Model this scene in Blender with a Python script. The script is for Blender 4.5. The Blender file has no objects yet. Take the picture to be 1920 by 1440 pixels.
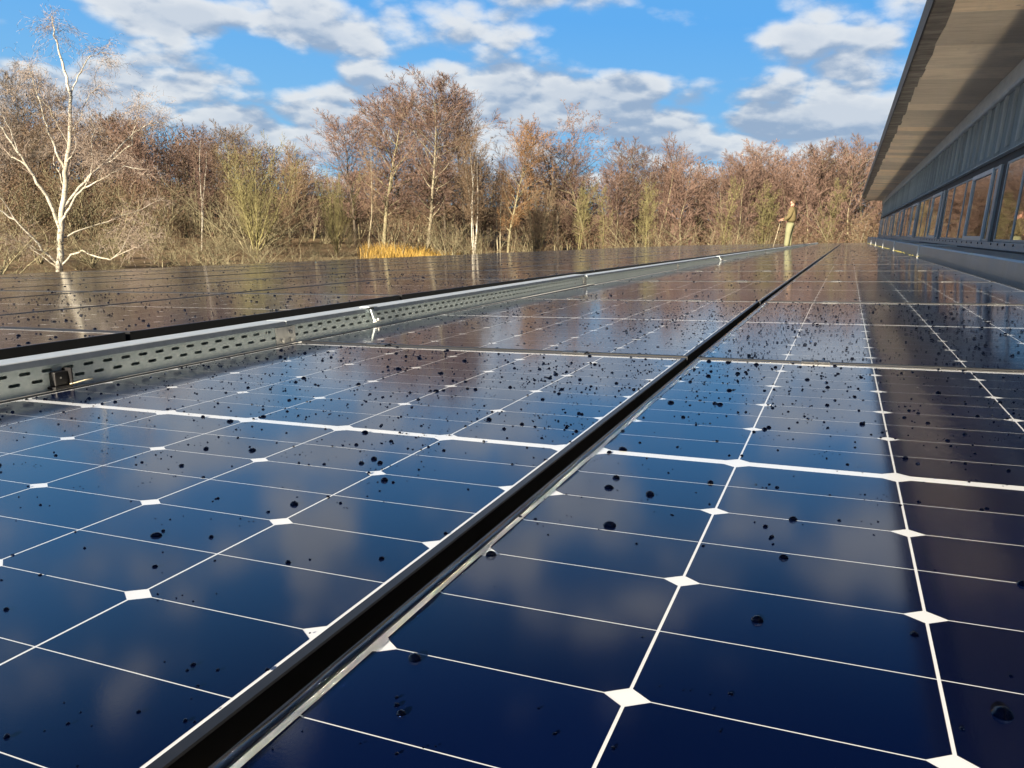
import bpy, bmesh, math, random
import numpy as np
from mathutils import Matrix, Vector, Euler

S = bpy.context.scene
COL = S.collection
RNG = random.Random(7)
NR = np.random.RandomState(11)

# ------------------------------------------------------------------ camera
cam_d = bpy.data.cameras.new('camera')
cam_d.sensor_width = 36.0
cam_d.lens = 27.557
cam_d.clip_start = 0.02
cam_d.clip_end = 4000
cam = bpy.data.objects.new('camera', cam_d)
COL.objects.link(cam)
CAM = Vector((0.26953, -1.00515, 0.30909))
RIGHT = Vector((0.92079, 0.38504, 0.06233))
FWD = Vector((-0.36457, 0.90640, -0.21339))
UP = Vector((-0.13866, 0.17376, 0.97498))
cam.matrix_world = Matrix(((RIGHT.x, UP.x, -FWD.x, CAM.x), (RIGHT.y, UP.y, -FWD.y, CAM.y),
                           (RIGHT.z, UP.z, -FWD.z, CAM.z), (0, 0, 0, 1)))
S.camera = cam

# ------------------------------------------------------------------ light
SUN_EL = math.radians(20)
SUN_AZ = math.radians(186.0)          # compass style: 0 = +Y, clockwise
sun_dir = Vector((math.sin(SUN_AZ) * math.cos(SUN_EL), math.cos(SUN_AZ) * math.cos(SUN_EL), math.sin(SUN_EL)))
sl = bpy.data.lights.new('sun', 'SUN')
sl.energy = 5.0
sl.angle = math.radians(0.5)
sl.color = (1.0, 0.86, 0.66)
so = bpy.data.objects.new('sun', sl)
COL.objects.link(so)
so.location = (0, -20, 20)
so.rotation_euler = sun_dir.to_track_quat('Z', 'Y').to_euler()

S.view_settings.view_transform = 'Standard'
S.view_settings.look = 'None'
S.view_settings.exposure = 1.6
S.view_settings.gamma = 1.0
S.view_settings.use_curve_mapping = False
S.render.engine = 'CYCLES'
S.cycles.max_bounces = 8
S.cycles.transparent_max_bounces = 12
S.cycles.use_denoising = True
S.cycles.sample_clamp_indirect = 0.0
S.cycles.blur_glossy = 0.0
S.cycles.use_guiding = True          # finds the sun mirrored up from the panels on to the soffit
S.cycles.guiding_training_samples = 48
world_res = 512


class NT:
    """tiny node-tree helper"""
    def __init__(self, tree):
        self.t = tree
        tree.nodes.clear()

    def n(self, typ, ins=None, **props):
        nd = self.t.nodes.new(typ)
        for k, v in props.items():
            setattr(nd, k, v)
        for k, v in (ins or {}).items():
            if hasattr(v, 'is_output') or isinstance(v, bpy.types.NodeSocket):
                self.t.links.new(v, nd.inputs[k])
            else:
                nd.inputs[k].default_value = v
        return nd

    def math(self, op, a, b=None, clamp=False):
        ins = {0: a}
        if b is not None:
            ins[1] = b
        return self.n('ShaderNodeMath', ins, operation=op, use_clamp=clamp).outputs[0]

    def vmath(self, op, a, b=None):
        ins = {0: a}
        if b is not None:
            ins[1] = b
        nd = self.n('ShaderNodeVectorMath', ins, operation=op)
        return nd.outputs['Value'] if op in ('DOT_PRODUCT', 'LENGTH', 'DISTANCE') else nd.outputs[0]

    def ramp(self, fac, stops, interp='LINEAR'):
        nd = self.n('ShaderNodeValToRGB', {'Fac': fac})
        cr = nd.color_ramp
        cr.interpolation = interp
        while len(cr.elements) < len(stops):
            cr.elements.new(0.5)
        for e, (p, c) in zip(cr.elements, stops):
            e.position = p
            e.color = (*c, 1) if len(c) == 3 else c
        return nd.outputs['Color']

    def rng(self, v, a, b, c=0.0, d=1.0, smooth=False):
        return self.n('ShaderNodeMapRange', {'Value': v, 'From Min': a, 'From Max': b, 'To Min': c, 'To Max': d},
                      clamp=True, interpolation_type='SMOOTHSTEP' if smooth else 'LINEAR').outputs[0]

    def mix(self, f, a, b, blend='MIX'):
        nd = self.n('ShaderNodeMix', {}, data_type='RGBA', blend_type=blend)
        for k, v in ((0, f), (6, a), (7, b)):
            if isinstance(v, bpy.types.NodeSocket):
                self.t.links.new(v, nd.inputs[k])
            else:
                nd.inputs[k].default_value = v if k == 0 else ((*v, 1) if len(v) == 3 else v)
        return nd.outputs[2]

    def noise(self, vec, scale, detail=4, rough=0.55, dist=0.0):
        ins = {'Scale': scale, 'Detail': detail, 'Roughness': rough, 'Distortion': dist}
        if vec is not None:
            ins['Vector'] = vec
        return self.n('ShaderNodeTexNoise', ins).outputs['Fac']


# ------------------------------------------------------------------ sky
world = bpy.data.worlds.new('World')
S.world = world
world.use_nodes = True
W = NT(world.node_tree)
world.cycles.sampling_method = 'MANUAL'
world.cycles.sample_map_resolution = world_res
sky = W.n('ShaderNodeTexSky', sky_type='NISHITA', sun_disc=False, sun_elevation=SUN_EL,
          sun_rotation=SUN_AZ, altitude=50, air_density=1.0, dust_density=0.4, ozone_density=2.0)
hsv = W.n('ShaderNodeHueSaturation', {'Saturation': 1.75, 'Value': 0.24, 'Hue': 0.53, 'Color': sky.outputs[0]})
geo = W.n('ShaderNodeTexCoord')
dirv = W.vmath('NORMALIZE', geo.outputs['Generated'])
sep = W.n('ShaderNodeSeparateXYZ', {0: dirv})
dx, dy, dz = sep.outputs
widen = W.math('DIVIDE', 0.62, W.math('ADD', W.math('MAXIMUM', dz, 0.0), 0.47))
pv = W.n('ShaderNodeCombineXYZ', {0: W.math('MULTIPLY', dx, widen), 1: W.math('MULTIPLY', dy, widen), 2: W.math('MULTIPLY', W.math('MULTIPLY', dz, 1.7), widen)}).outputs[0]


def cloud_field(vec):
    big = W.noise(vec, 5.0, 2, 0.5)
    det = W.noise(vec, 10.0, 9, 0.56, 0.0)
    puff = W.n('ShaderNodeTexVoronoi', {'Vector': vec, 'Scale': 15.0}, feature='F1').outputs['Distance']
    puff2 = W.n('ShaderNodeTexVoronoi', {'Vector': vec, 'Scale': 37.0}, feature='F1').outputs['Distance']
    puff, puff2 = W.math('MULTIPLY', puff, puff), W.math('MULTIPLY', puff2, puff2)
    body = W.math('ADD', W.math('MULTIPLY', big, 0.42), W.math('MULTIPLY', det, 0.52))
    lumps = W.math('ADD', W.math('MULTIPLY', puff, 0.21), W.math('MULTIPLY', puff2, 0.085))
    return W.math('ADD', W.math('SUBTRACT', body, lumps), 0.135)


def sky_dir(u, v):
    d = FWD + RIGHT * ((u - 960) / 1469.7) - UP * ((v - 720) / 1469.7)
    d.normalize()
    return d


# banks of cloud and clear gaps of this particular sky: centre (as a direction), half widths, strength
bias = None
for u, v, su, sv_, st in ((330, 180, 330, 65, .13), (560, 235, 260, 55, .12), (310, 40, 80, 34, .19), (520, 32, 105, 32, .19), (180, 12, 140, 20, .08), (60, 110, 120, 60, .10),
                          (930, 175, 130, 60, .19), (1380, 225, 300, 70, .26), (1600, 90, 130, 90, .12), (1090, 140, 70, 35, .08), (660, 90, 60, 30, .07),
                          (960, 70, 240, 50, -.07), (990, 15, 120, 30, .14), (700, 55, 90, 40, .10), (1300, 80, 160, 60, -.12), (150, 75, 110, 26, -.12), (420, 90, 120, 22, -.10), (1620, 175, 60, 30, -.06), (800, 300, 500, 30, .04)):
    c = sky_dir(u, v)
    df = W.vmath('SUBTRACT', dirv, tuple(c))
    hx = Vector((c.y, -c.x, 0)).normalized()
    a_ = W.math('DIVIDE', W.vmath('DOT_PRODUCT', df, tuple(hx)), su / 1469.7)
    b_ = W.math('DIVIDE', W.n('ShaderNodeSeparateXYZ', {0: df}).outputs[2], sv_ / 1469.7)
    g_ = W.math('EXPONENT', W.math('MULTIPLY', W.math('ADD', W.math('MULTIPLY', a_, a_), W.math('MULTIPLY', b_, b_)), -0.5))
    g_ = W.math('MULTIPLY', g_, st)
    bias = g_ if bias is None else W.math('ADD', bias, g_)

# lumpy cloud density, and the same field sampled a little higher to shade tops against bases
pv_off = W.vmath('ADD', pv, (2.3, 4.55, 0.4))
d0 = cloud_field(pv_off)
d1 = cloud_field(W.vmath('ADD', pv_off, (0.0, -0.004, 0.022)))
bias = W.math('ADD', bias, W.math('SUBTRACT', W.rng(dz, 0.17, 0.26, 0.0, 0.11, True), W.rng(dz, 0.33, 0.58, 0.0, 0.15, True)))
dens = W.math('ADD', d0, bias)
alpha = W.rng(dens, 0.565, 0.735, 0.0, 1.0, True)
lit = W.rng(W.math('SUBTRACT', d0, d1), -0.085, 0.065, 0.0, 1.0, True)
core = W.rng(dens, 0.66, 0.86, 1.0, 0.55)
ccol = W.mix(W.math('MULTIPLY', lit, core), (2.15, 2.8, 3.8), (5.9, 5.95, 5.9))
horizon_haze = W.rng(dz, 0.22, 0.56, 0.97, 0.0, True)
skyc = W.mix(horizon_haze, hsv.outputs[0], W.mix(W.rng(dz, 0.0, 0.22, 0.0, 1.0), (1.9, 3.9, 5.6), (0.85, 2.85, 5.9)))
final = W.mix(W.math('MULTIPLY', alpha, 0.9), skyc, ccol)
bg = W.n('ShaderNodeBackground', {'Color': final, 'Strength': 0.05})  # colours above are in the sky texture's own units
W.n('ShaderNodeOutputWorld', {'Surface': bg.outputs[0]})

# ------------------------------------------------------------------ materials
MATS = {}


def material(name):
    m = bpy.data.materials.new(name)
    m.use_nodes = True
    MATS[name] = m
    return m, NT(m.node_tree)


def principled(T, **k):
    ins = {}
    names = {'color': 'Base Color', 'rough': 'Roughness', 'metal': 'Metallic', 'spec': 'Specular IOR Level',
             'ior': 'IOR', 'trans': 'Transmission Weight', 'normal': 'Normal', 'coat': 'Coat Weight'}
    for a, v in k.items():
        if a == 'color' and isinstance(v, tuple):
            v = (*v[:3], 1)
        ins[names[a]] = v
    p = T.n('ShaderNodeBsdfPrincipled', ins)
    T.n('ShaderNodeOutputMaterial', {'Surface': p.outputs[0]})
    return p


def objco(T, scale=(1, 1, 1)):
    tc = T.n('ShaderNodeTexCoord')
    mp = T.n('ShaderNodeMapping', {'Vector': tc.outputs['Object'], 'Scale': scale})
    return mp.outputs[0]


def worldco(T, scale=(1, 1, 1)):
    g = T.n('ShaderNodeNewGeometry')
    return T.n('ShaderNodeMapping', {'Vector': g.outputs['Position'], 'Scale': scale}).outputs[0]


def bump(T, h, strength=0.3, dist=0.01):
    return T.n('ShaderNodeBump', {'Height': h, 'Strength': strength, 'Distance': dist}).outputs[0]


def orand(T):
    return T.n('ShaderNodeObjectInfo').outputs['Random']


def simple(name, c1, c2, scale, rough=0.7, metal=0.0, stretch=(1, 1, 1), bumps=0.0, spec=0.5, detail=5, obj=True, var=0.0):
    m, T = material(name)
    co = objco(T, stretch) if obj else worldco(T, stretch)
    nz = T.noise(co, scale, detail, 0.6)
    f = T.rng(nz, 0.3, 0.7)
    c = T.mix(f, c1, c2)
    if var:
        c = T.mix(1.0, c, T.ramp(orand(T), [(0, (1 - var,) * 3), (1, (1 + var,) * 3)]), 'MULTIPLY')
    k = dict(color=c, rough=rough, metal=metal, spec=spec)
    if bumps:
        k['normal'] = bump(T, nz, bumps)
    principled(T, **k)
    return m


# solar cell
m, T = material('cell_blue')
co = objco(T)
vr = T.ramp(orand(T), [(0, (0.0006, 0.0032, 0.024)), (1, (0.0010, 0.0050, 0.034))])
principled(T, color=vr, rough=0.5, spec=0.04)
# cell seen through a drop that touches the glass
m, T = material('wetted_cell')
principled(T, color=(0.003, 0.008, 0.032), rough=0.6, spec=0.02)
# backsheet
m, T = material('backsheet_white')
principled(T, color=(0.80, 0.845, 0.90), rough=0.6, spec=0.3)
# clear front glass: Fresnel mix of clear and mirror, faint texture
m, T = material('front_glass')
wc = worldco(T)
nz = T.noise(wc, 2.1, 3, 0.5)
nz2 = T.noise(wc, 420.0, 2, 0.5)
nrm = bump(T, nz2, 0.018, 0.001)
rg = T.rng(nz, 0.3, 0.7, 0.075, 0.105)
bf = T.n('ShaderNodeNewGeometry').outputs['Backfacing']
fr = T.n('ShaderNodeFresnel', {'IOR': T.rng(bf, 0, 1, 1.6, 1 / 1.6)})
fr = fr.outputs[0]
tr = T.n('ShaderNodeBsdfTransparent')
gl = T.n('ShaderNodeBsdfGlossy', {'Color': (1, 1, 1, 1), 'Roughness': rg, 'Normal': nrm})
mx = T.n('ShaderNodeMixShader', {0: fr, 1: tr.outputs[0], 2: gl.outputs[0]})
T.n('ShaderNodeOutputMaterial', {'Surface': mx.outputs[0]})
simple('black_anodised', (0.010, 0.011, 0.013), (0.016, 0.017, 0.02), 60, rough=0.38, metal=0.0, spec=0.6)
simple('galvanised', (0.58, 0.69, 0.70), (0.72, 0.81, 0.82), 55, rough=0.5, metal=0.0, detail=2, bumps=0.03)
simple('lid_sheet', (0.46, 0.52, 0.56), (0.58, 0.64, 0.68), 30, rough=0.4, metal=0.4)
simple('galvanised_dull', (0.66, 0.67, 0.64), (0.80, 0.80, 0.77), 40, rough=0.6, metal=0.2)
simple('aluminium_rail', (0.36, 0.35, 0.33), (0.48, 0.47, 0.44), 30, rough=0.5, metal=0.5, stretch=(1, 0.1, 1))
simple('black_plastic', (0.008, 0.008, 0.010), (0.014, 0.014, 0.016), 80, rough=0.45)
simple('roof_membrane', (0.09, 0.085, 0.075), (0.19, 0.175, 0.15), 9, rough=0.9, obj=False, bumps=0.3)
simple('steel_screw', (0.5, 0.5, 0.48), (0.7, 0.7, 0.68), 60, rough=0.35, metal=0.9)
simple('wire_sheath', (0.5, 0.45, 0.3), (0.6, 0.55, 0.4), 60, rough=0.5)
# zinc sheet with faint run-off streaks
m, T = material('zinc_sheet')
a = T.noise(objco(T, (6, 5.0, 0.5)), 3.0, 5, 0.65)
b = T.noise(objco(T), 0.8, 3, 0.5)
c = T.mix(T.rng(a, 0.3, 0.72), (0.28, 0.335, 0.36), (0.43, 0.48, 0.50))
c = T.mix(T.rng(b, 0.45, 0.7, 0, 0.5), c, (0.26, 0.31, 0.34))
principled(T, color=c, rough=T.rng(a, 0.3, 0.7, 0.34, 0.5), metal=0.55)
# grey weathered cladding
m, T = material('grey_cladding')
a = T.noise(objco(T, (8, 8, 0.9)), 2.4, 6, 0.65)
b = T.noise(objco(T), 1.3, 4, 0.6)
c = T.mix(T.rng(a, 0.3, 0.72), (0.17, 0.20, 0.20), (0.34, 0.37, 0.365))
c = T.mix(T.rng(b, 0.4, 0.72, 0, 0.6), c, (0.14, 0.165, 0.15))
principled(T, color=c, rough=0.75, spec=0.35, normal=bump(T, a, 0.15))
simple('grey_batten', (0.26, 0.28, 0.265), (0.46, 0.47, 0.44), 3, rough=0.8, stretch=(10, 10, 0.8), var=0.18, bumps=0.2)
simple('grey_trim', (0.52, 0.56, 0.57), (0.66, 0.69, 0.69), 3, rough=0.7, stretch=(4, 1, 4))
simple('window_frame', (0.27, 0.31, 0.33), (0.35, 0.385, 0.40), 8, rough=0.45, metal=0.3)
simple('sash_frame', (0.44, 0.50, 0.53), (0.54, 0.59, 0.62), 8, rough=0.4, metal=0.3)
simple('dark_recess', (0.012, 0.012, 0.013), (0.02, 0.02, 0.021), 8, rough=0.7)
# eave underside band, mottled and stained
m, T = material('weathered_edge')
a = T.noise(objco(T, (1, 3.5, 1)), 3.0, 6, 0.65)
c = T.ramp(a, [(0.3, (0.08, 0.075, 0.07)), (0.5, (0.17, 0.155, 0.14)), (0.62, (0.25, 0.235, 0.21)), (0.75, (0.13, 0.135, 0.14))])
principled(T, color=c, rough=0.9, spec=0.2, normal=bump(T, a, 0.3))
# soffit timber
m, T = material('soffit_timber')
rnd = orand(T)
tc = T.n('ShaderNodeTexCoord')
offs = T.n('ShaderNodeCombineXYZ', {0: T.math('MULTIPLY', rnd, 37.0), 1: T.math('MULTIPLY', rnd, 91.0), 2: 0.0}).outputs[0]
v = T.vmath('ADD', tc.outputs['Object'], offs)
g = T.noise(T.n('ShaderNodeMapping', {'Vector': v, 'Scale': (1.1, 16, 4)}).outputs[0], 2.2, 6, 0.62, 0.6)
c = T.ramp(g, [(0.28, (0.54, 0.46, 0.355)), (0.5, (0.70, 0.61, 0.49)), (0.72, (0.79, 0.71, 0.585))])
c = T.mix(1.0, c, T.ramp(rnd, [(0, (0.72, 0.72, 0.72)), (0.5, (1, 0.99, 0.97)), (1, (1.18, 1.1, 0.98))]), 'MULTIPLY')
vor = T.n('ShaderNodeTexVoronoi', {'Vector': T.n('ShaderNodeMapping', {'Vector': v, 'Scale': (1.0, 2.2, 1)}).outputs[0], 'Scale': 2.6, 'Randomness': 1.0})
kn = T.rng(vor.outputs['Distance'], 0.03, 0.075, 0.75, 0.0, True)
c = T.mix(kn, c, (0.10, 0.062, 0.035))
st = T.noise(T.n('ShaderNodeMapping', {'Vector': v, 'Scale': (2, 1.2, 1)}).outputs[0], 2.0, 4, 0.6)
c = T.mix(T.rng(st, 0.52, 0.75, 0, 0.4), c, (0.36, 0.33, 0.29))
principled(T, color=c, rough=0.75, spec=0.25, normal=bump(T, g, 0.12))
# window pane: dark room behind a shiny, slightly wavy pane
m, T = material('window_glass')
wv = T.noise(worldco(T, (1, 2.0, 9)), 1.0, 2, 0.5)
principled(T, color=(0.012, 0.013, 0.014), rough=0.03, spec=0.9, normal=bump(T, wv, 0.06, 0.02))
# water
m, T = material('water')
principled(T, color=(1, 1, 1), rough=0.11, trans=1.0, ior=1.33)
# ground
m, T = material('meadow_ground')
a = T.noise(worldco(T), 0.35, 6, 0.65)
b = T.noise(worldco(T), 5.0, 5, 0.7)
c = T.ramp(a, [(0.3, (0.13, 0.11, 0.06)), (0.5, (0.22, 0.165, 0.10)), (0.7, (0.28, 0.20, 0.125))])
c = T.mix(T.rng(b, 0.3, 0.7, 0, 0.5), c, (0.085, 0.062, 0.038))
principled(T, color=c, rough=0.95, spec=0.1, normal=bump(T, b, 0.6, 0.1))


def bark(name, c1, c2, scale=3.0, stretch=(1, 1, 0.35), var=0.12):
    m, T = material(name)
    co = objco(T, stretch)
    nz = T.noise(co, scale, 4, 0.6)
    c = T.mix(T.rng(nz, 0.3, 0.7), c1, c2)
    c = T.mix(1.0, c, T.ramp(orand(T), [(0, (1 - var,) * 3), (1, (1 + var,) * 3)]), 'MULTIPLY')
    principled(T, color=c, rough=0.85, spec=0.2)
    return m


bark('bark_grey_olive', (0.15, 0.135, 0.08), (0.29, 0.26, 0.165))
bark('bark_pale', (0.23, 0.20, 0.13), (0.36, 0.325, 0.235))
bark('bark_dark', (0.05, 0.042, 0.033), (0.12, 0.10, 0.075))
bark('bark_olive', (0.155, 0.14, 0.06), (0.26, 0.235, 0.11))
m, T = material('bark_birch')
co = objco(T, (1, 1, 3.0))
nz = T.noise(co, 5.0, 4, 0.6)
dk = T.rng(nz, 0.555, 0.64, 0, 0.85)
n2 = T.noise(objco(T), 1.2, 3, 0.5)
c = T.mix(T.rng(n2, 0.35, 0.65), (0.32, 0.295, 0.225), (0.52, 0.495, 0.43))
c = T.mix(dk, c, (0.06, 0.05, 0.04))
principled(T, color=c, rough=0.7, spec=0.3)
bark('twig_red', (0.122, 0.077, 0.060), (0.20, 0.136, 0.109), 0.8, (1, 1, 1), 0.22)
bark('twig_brown', (0.125, 0.087, 0.056), (0.205, 0.148, 0.098), 0.8, (1, 1, 1), 0.2)
bark('twig_orange', (0.17, 0.095, 0.043), (0.25, 0.15, 0.08), 0.8, (1, 1, 1), 0.12)
bark('twig_olive', (0.13, 0.115, 0.05), (0.21, 0.19, 0.09), 0.8, (1, 1, 1), 0.15)
bark('twig_birch', (0.20, 0.155, 0.125), (0.33, 0.275, 0.23), 0.8, (1, 1, 1), 0.1)
bark('twig_grey', (0.12, 0.102, 0.085), (0.19, 0.16, 0.13), 0.8, (1, 1, 1), 0.2)
bark('wood_mass', (0.092, 0.064, 0.049), (0.165, 0.117, 0.092), 0.12, (1, 1, 1), 0.0)
bark('brush', (0.082, 0.054, 0.033), (0.145, 0.097, 0.062), 0.25, (1, 1, 1), 0.0)
bark('reed_gold', (0.34, 0.215, 0.05), (0.46, 0.31, 0.085), 0.8, (1, 1, 1), 0.0)
simple('jacket_olive', (0.095, 0.073, 0.030), (0.14, 0.11, 0.048), 9, rough=0.85)
simple('trouser_khaki', (0.17, 0.175, 0.095), (0.22, 0.22, 0.125), 9, rough=0.9)
simple('skin', (0.42, 0.22, 0.15), (0.48, 0.26, 0.18), 12, rough=0.55)
simple('hair_brown', (0.06, 0.038, 0.02), (0.10, 0.065, 0.035), 30, rough=0.8)
simple('shoe_tan', (0.26, 0.21, 0.13), (0.34, 0.28, 0.18), 20, rough=0.8)
simple('moss', (0.16, 0.15, 0.03), (0.36, 0.32, 0.10), 20, rough=0.95, obj=False)
simple('plaster', (0.5, 0.48, 0.44), (0.6, 0.58, 0.53), 3, rough=0.9)


# ------------------------------------------------------------------ helpers
def link(o, parent=None):
    COL.objects.link(o)
    if parent is not None:
        o.parent = parent
    return o


def mesh_np(name, v, f, mat=None, smooth=False):
    """v (n,3) array; f (m,k) int array or list of such"""
    me = bpy.data.meshes.new(name)
    v = np.asarray(v, dtype=np.float32)
    fl = [np.asarray(x, dtype=np.int32) for x in (f if isinstance(f, list) else [f])]
    me.vertices.add(len(v))
    me.vertices.foreach_set('co', v.ravel())
    nl = sum(x.size for x in fl)
    me.loops.add(nl)
    me.loops.foreach_set('vertex_index', np.concatenate([x.ravel() for x in fl]))
    cnt = np.concatenate([np.full(len(x), x.shape[1], dtype=np.int32) for x in fl])
    me.polygons.add(len(cnt))
    st = np.zeros(len(cnt), dtype=np.int32)
    st[1:] = np.cumsum(cnt)[:-1]
    me.polygons.foreach_set('loop_start', st)
    me.polygons.foreach_set('loop_total', cnt)
    if smooth:
        me.polygons.foreach_set('use_smooth', np.ones(len(cnt), dtype=bool))
    me.update(calc_edges=True)
    if mat:
        me.materials.append(MATS[mat])
    return me


class MB:
    """collects polygons and builds one mesh"""
    def __init__(self):
        self.v, self.f = [], []

    def poly(self, pts):
        b = len(self.v)
        self.v += [tuple(p) for p in pts]
        self.f.append(tuple(range(b, b + len(pts))))

    def box(self, x0, x1, y0, y1, z0, z1):
        b = len(self.v)
        self.v += [(x, y, z) for z in (z0, z1) for y in (y0, y1) for x in (x0, x1)]
        for q in ((0, 2, 3, 1), (4, 5, 7, 6), (0, 1, 5, 4), (2, 6, 7, 3), (0, 4, 6, 2), (1, 3, 7, 5)):
            self.f.append(tuple(b + i for i in q))

    def prism(self, prof, y0, y1):
        """closed profile [(x,z)] extruded along y"""
        n = len(prof)
        b = len(self.v)
        self.v += [(x, y0, z) for x, z in prof] + [(x, y1, z) for x, z in prof]
        for i in range(n):
            j = (i + 1) % n
            self.f.append((b + i, b + j, b + n + j, b + n + i))
        self.f.append(tuple(b + i for i in reversed(range(n))))
        self.f.append(tuple(b + n + i for i in range(n)))

    def tube(self, pts, r, k=8):
        pts = [Vector(p) for p in pts]
        b = len(self.v)
        for i, p in enumerate(pts):
            d = (pts[min(i + 1, len(pts) - 1)] - pts[max(i - 1, 0)]).normalized()
            a = d.orthogonal().normalized()
            c = d.cross(a)
            rr = r[i] if isinstance(r, (list, tuple)) else r
            for j in range(k):
                t = 2 * math.pi * j / k
                self.v.append(tuple(p + a * math.cos(t) * rr + c * math.sin(t) * rr))
        for i in range(len(pts) - 1):
            for j in range(k):
                self.f.append((b + i * k + j, b + i * k + (j + 1) % k, b + (i + 1) * k + (j + 1) % k, b + (i + 1) * k + j))
        self.f.append(tuple(b + j for j in reversed(range(k))))
        e = b + (len(pts) - 1) * k
        self.f.append(tuple(e + j for j in range(k)))

    def mesh(self, name, mat, smooth=False):
        me = bpy.data.meshes.new(name)
        me.from_pydata(self.v, [], self.f)
        bm = bmesh.new()
        bm.from_mesh(me)
        bmesh.ops.recalc_face_normals(bm, faces=bm.faces)
        bm.to_mesh(me)
        bm.free()
        if smooth:
            for p in me.polygons:
                p.use_smooth = True
        me.materials.append(MATS[mat])
        return me

    def build(self, name, mat, parent=None, smooth=False, bevel=0.0):
        o = bpy.data.objects.new(name, self.mesh(name, mat, smooth))
        link(o, parent)
        if bevel:
            md = o.modifiers.new('bevel', 'BEVEL')
            md.width = bevel
            md.segments = 2
            md.limit_method = 'ANGLE'
        return o


def tag(o, label=None, cat=None, group=None, kind=None):
    for k, v in (('label', label), ('category', cat), ('group', group), ('kind', kind)):
        if v:
            o[k] = v
    return o


def empty(name, mat4=None, loc=None):
    o = bpy.data.objects.new(name, None)
    o.empty_display_size = 0.1
    COL.objects.link(o)
    if mat4 is not None:
        o.matrix_world = mat4
    elif loc is not None:
        o.location = loc
    return o


def obj(name, me, parent=None, loc=None, rz=None):
    o = bpy.data.objects.new(name, me)
    link(o, parent)
    if loc is not None:
        o.location = loc
    if rz is not None:
        o.rotation_euler.z = rz
    return o


ORD = ['zeroth', 'first', 'second', 'third', 'fourth', 'fifth', 'sixth', 'seventh', 'eighth', 'ninth', 'tenth', 'eleventh', 'twelfth',
       'thirteenth', 'fourteenth', 'fifteenth', 'sixteenth', 'seventeenth', 'eighteenth', 'nineteenth', 'twentieth', 'twenty-first',
       'twenty-second', 'twenty-third', 'twenty-fourth', 'twenty-fifth', 'twenty-sixth', 'twenty-seventh', 'twenty-eighth']

# ------------------------------------------------------------------ the roof plane (5 degrees, sagging slightly with distance)
SL = math.radians(5.0)
CS, SN = math.cos(SL), math.sin(SL)
YAW = 0.0046


def zb(y):
    t = max(0.0, y - 1.5)
    return -0.0052 * t * t / (t + 2.0)


def xs(y):
    return YAW * max(0.0, y - 2.0)


def PW(x, y, z=0.0, shift=True):
    X = x + (xs(y) if shift else 0.0)
    Z = z + zb(y)
    return Vector((X * CS - Z * SN, y, X * SN + Z * CS))


def frame_at(x, y, z=0.0):
    """world matrix of a small roof-aligned frame at roof coordinates"""
    o = PW(x, y, z)
    a = PW(x, y + 0.5, z)
    b = PW(x, y - 0.5, z)
    ey = (a - b).normalized()
    ex = Vector((CS, 0, SN))
    ex = (ex - ey * ex.dot(ey)).normalized()
    ez = ex.cross(ey)
    return Matrix(((ex.x, ey.x, ez.x, o.x), (ex.y, ey.y, ez.y, o.y), (ex.z, ey.z, ez.z, o.z), (0, 0, 0, 1)))


GROUND = -3.2
# ------------------------------------------------------------------ ground
gv, gf = [], []
xsn = np.linspace(-420, 420, 57)
ysn = np.linspace(-260, 580, 57)
for y in ysn:
    for x in xsn:
        d = math.hypot(x, y)
        z = GROUND + 0.25 * math.sin(x * 0.11) * math.cos(y * 0.09)
        if d > 85:
            z += min(4.2, (d - 85) * 0.055)
        if abs(x + 1) < 22 and -20 < y < 70:
            z = GROUND
        gv.append((x, y, z))
n = len(xsn)
gf = [(j * n + i, j * n + i + 1, (j + 1) * n + i + 1, (j + 1) * n + i) for j in range(n - 1) for i in range(n - 1)]
g = obj('ground', mesh_np('ground', gv, np.array(gf), 'meadow_ground', True))
tag(g, kind='structure')

# ------------------------------------------------------------------ building
BL = 46.3        # far end of the building
B0 = -6.0        # near end
WX = 1.70        # wall plane, building coordinates
bld = empty('low_building', Matrix.Rotation(-YAW, 4, 'Z'))
tag(bld, 'long grey clad building with clerestory windows and low solar roof', 'building')


def strip(prof, y0, y1, name, mat, parent=bld, step=3.0, bend=True, bevel=0):
    """profile given on the roof plane (x, z), swept along y and following the sag"""
    ys = list(np.arange(y0, y1, step)) + [y1]
    vs, fs = [], []
    k = len(prof)
    for y in ys:
        for x, z in prof:
            p = PW(x, y, z, shift=False)
            vs.append(tuple(p))
    for i in range(len(ys) - 1):
        for j in range(k):
            a, b = i * k + j, i * k + (j + 1) % k
            fs.append((a, b, b + k, a + k))
    mb = MB()
    mb.v, mb.f = vs, fs
    mb.f.append(tuple(range(k)))
    mb.f.append(tuple(reversed(range((len(ys) - 1) * k, len(ys) * k))))
    return mb.build(name, mat, parent, bevel=bevel)


strip([(-9.15, -0.12), (1.66, -0.12), (1.66, -0.42), (-9.15, -0.42)], B0, BL + 0.4, 'roof', 'roof_membrane')
strip([(-9.22, -0.02), (-9.155, -0.02), (-9.155, -0.46), (-9.22, -0.46)], B0, BL + 0.45, 'verge_trim', 'zinc_sheet')
mb = MB()
mb.box(-8.6, -8.35, B0 + .3, BL - .2, GROUND, -1.35)
mb.box(-8.35, 8.0, BL - .5, BL - .2, GROUND, -1.35)
mb.box(-8.35, 8.0, B0 + .3, B0 + .6, GROUND, -1.35)
mb.build('outer_wall', 'plaster', bld)
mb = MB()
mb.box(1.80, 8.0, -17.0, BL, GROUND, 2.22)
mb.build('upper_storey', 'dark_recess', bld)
mb = MB()
mb.box(0.70, 8.4, -17.0, BL + .15, 2.235, 2.42)
mb.build('upper_roof', 'weathered_edge', bld)
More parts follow.
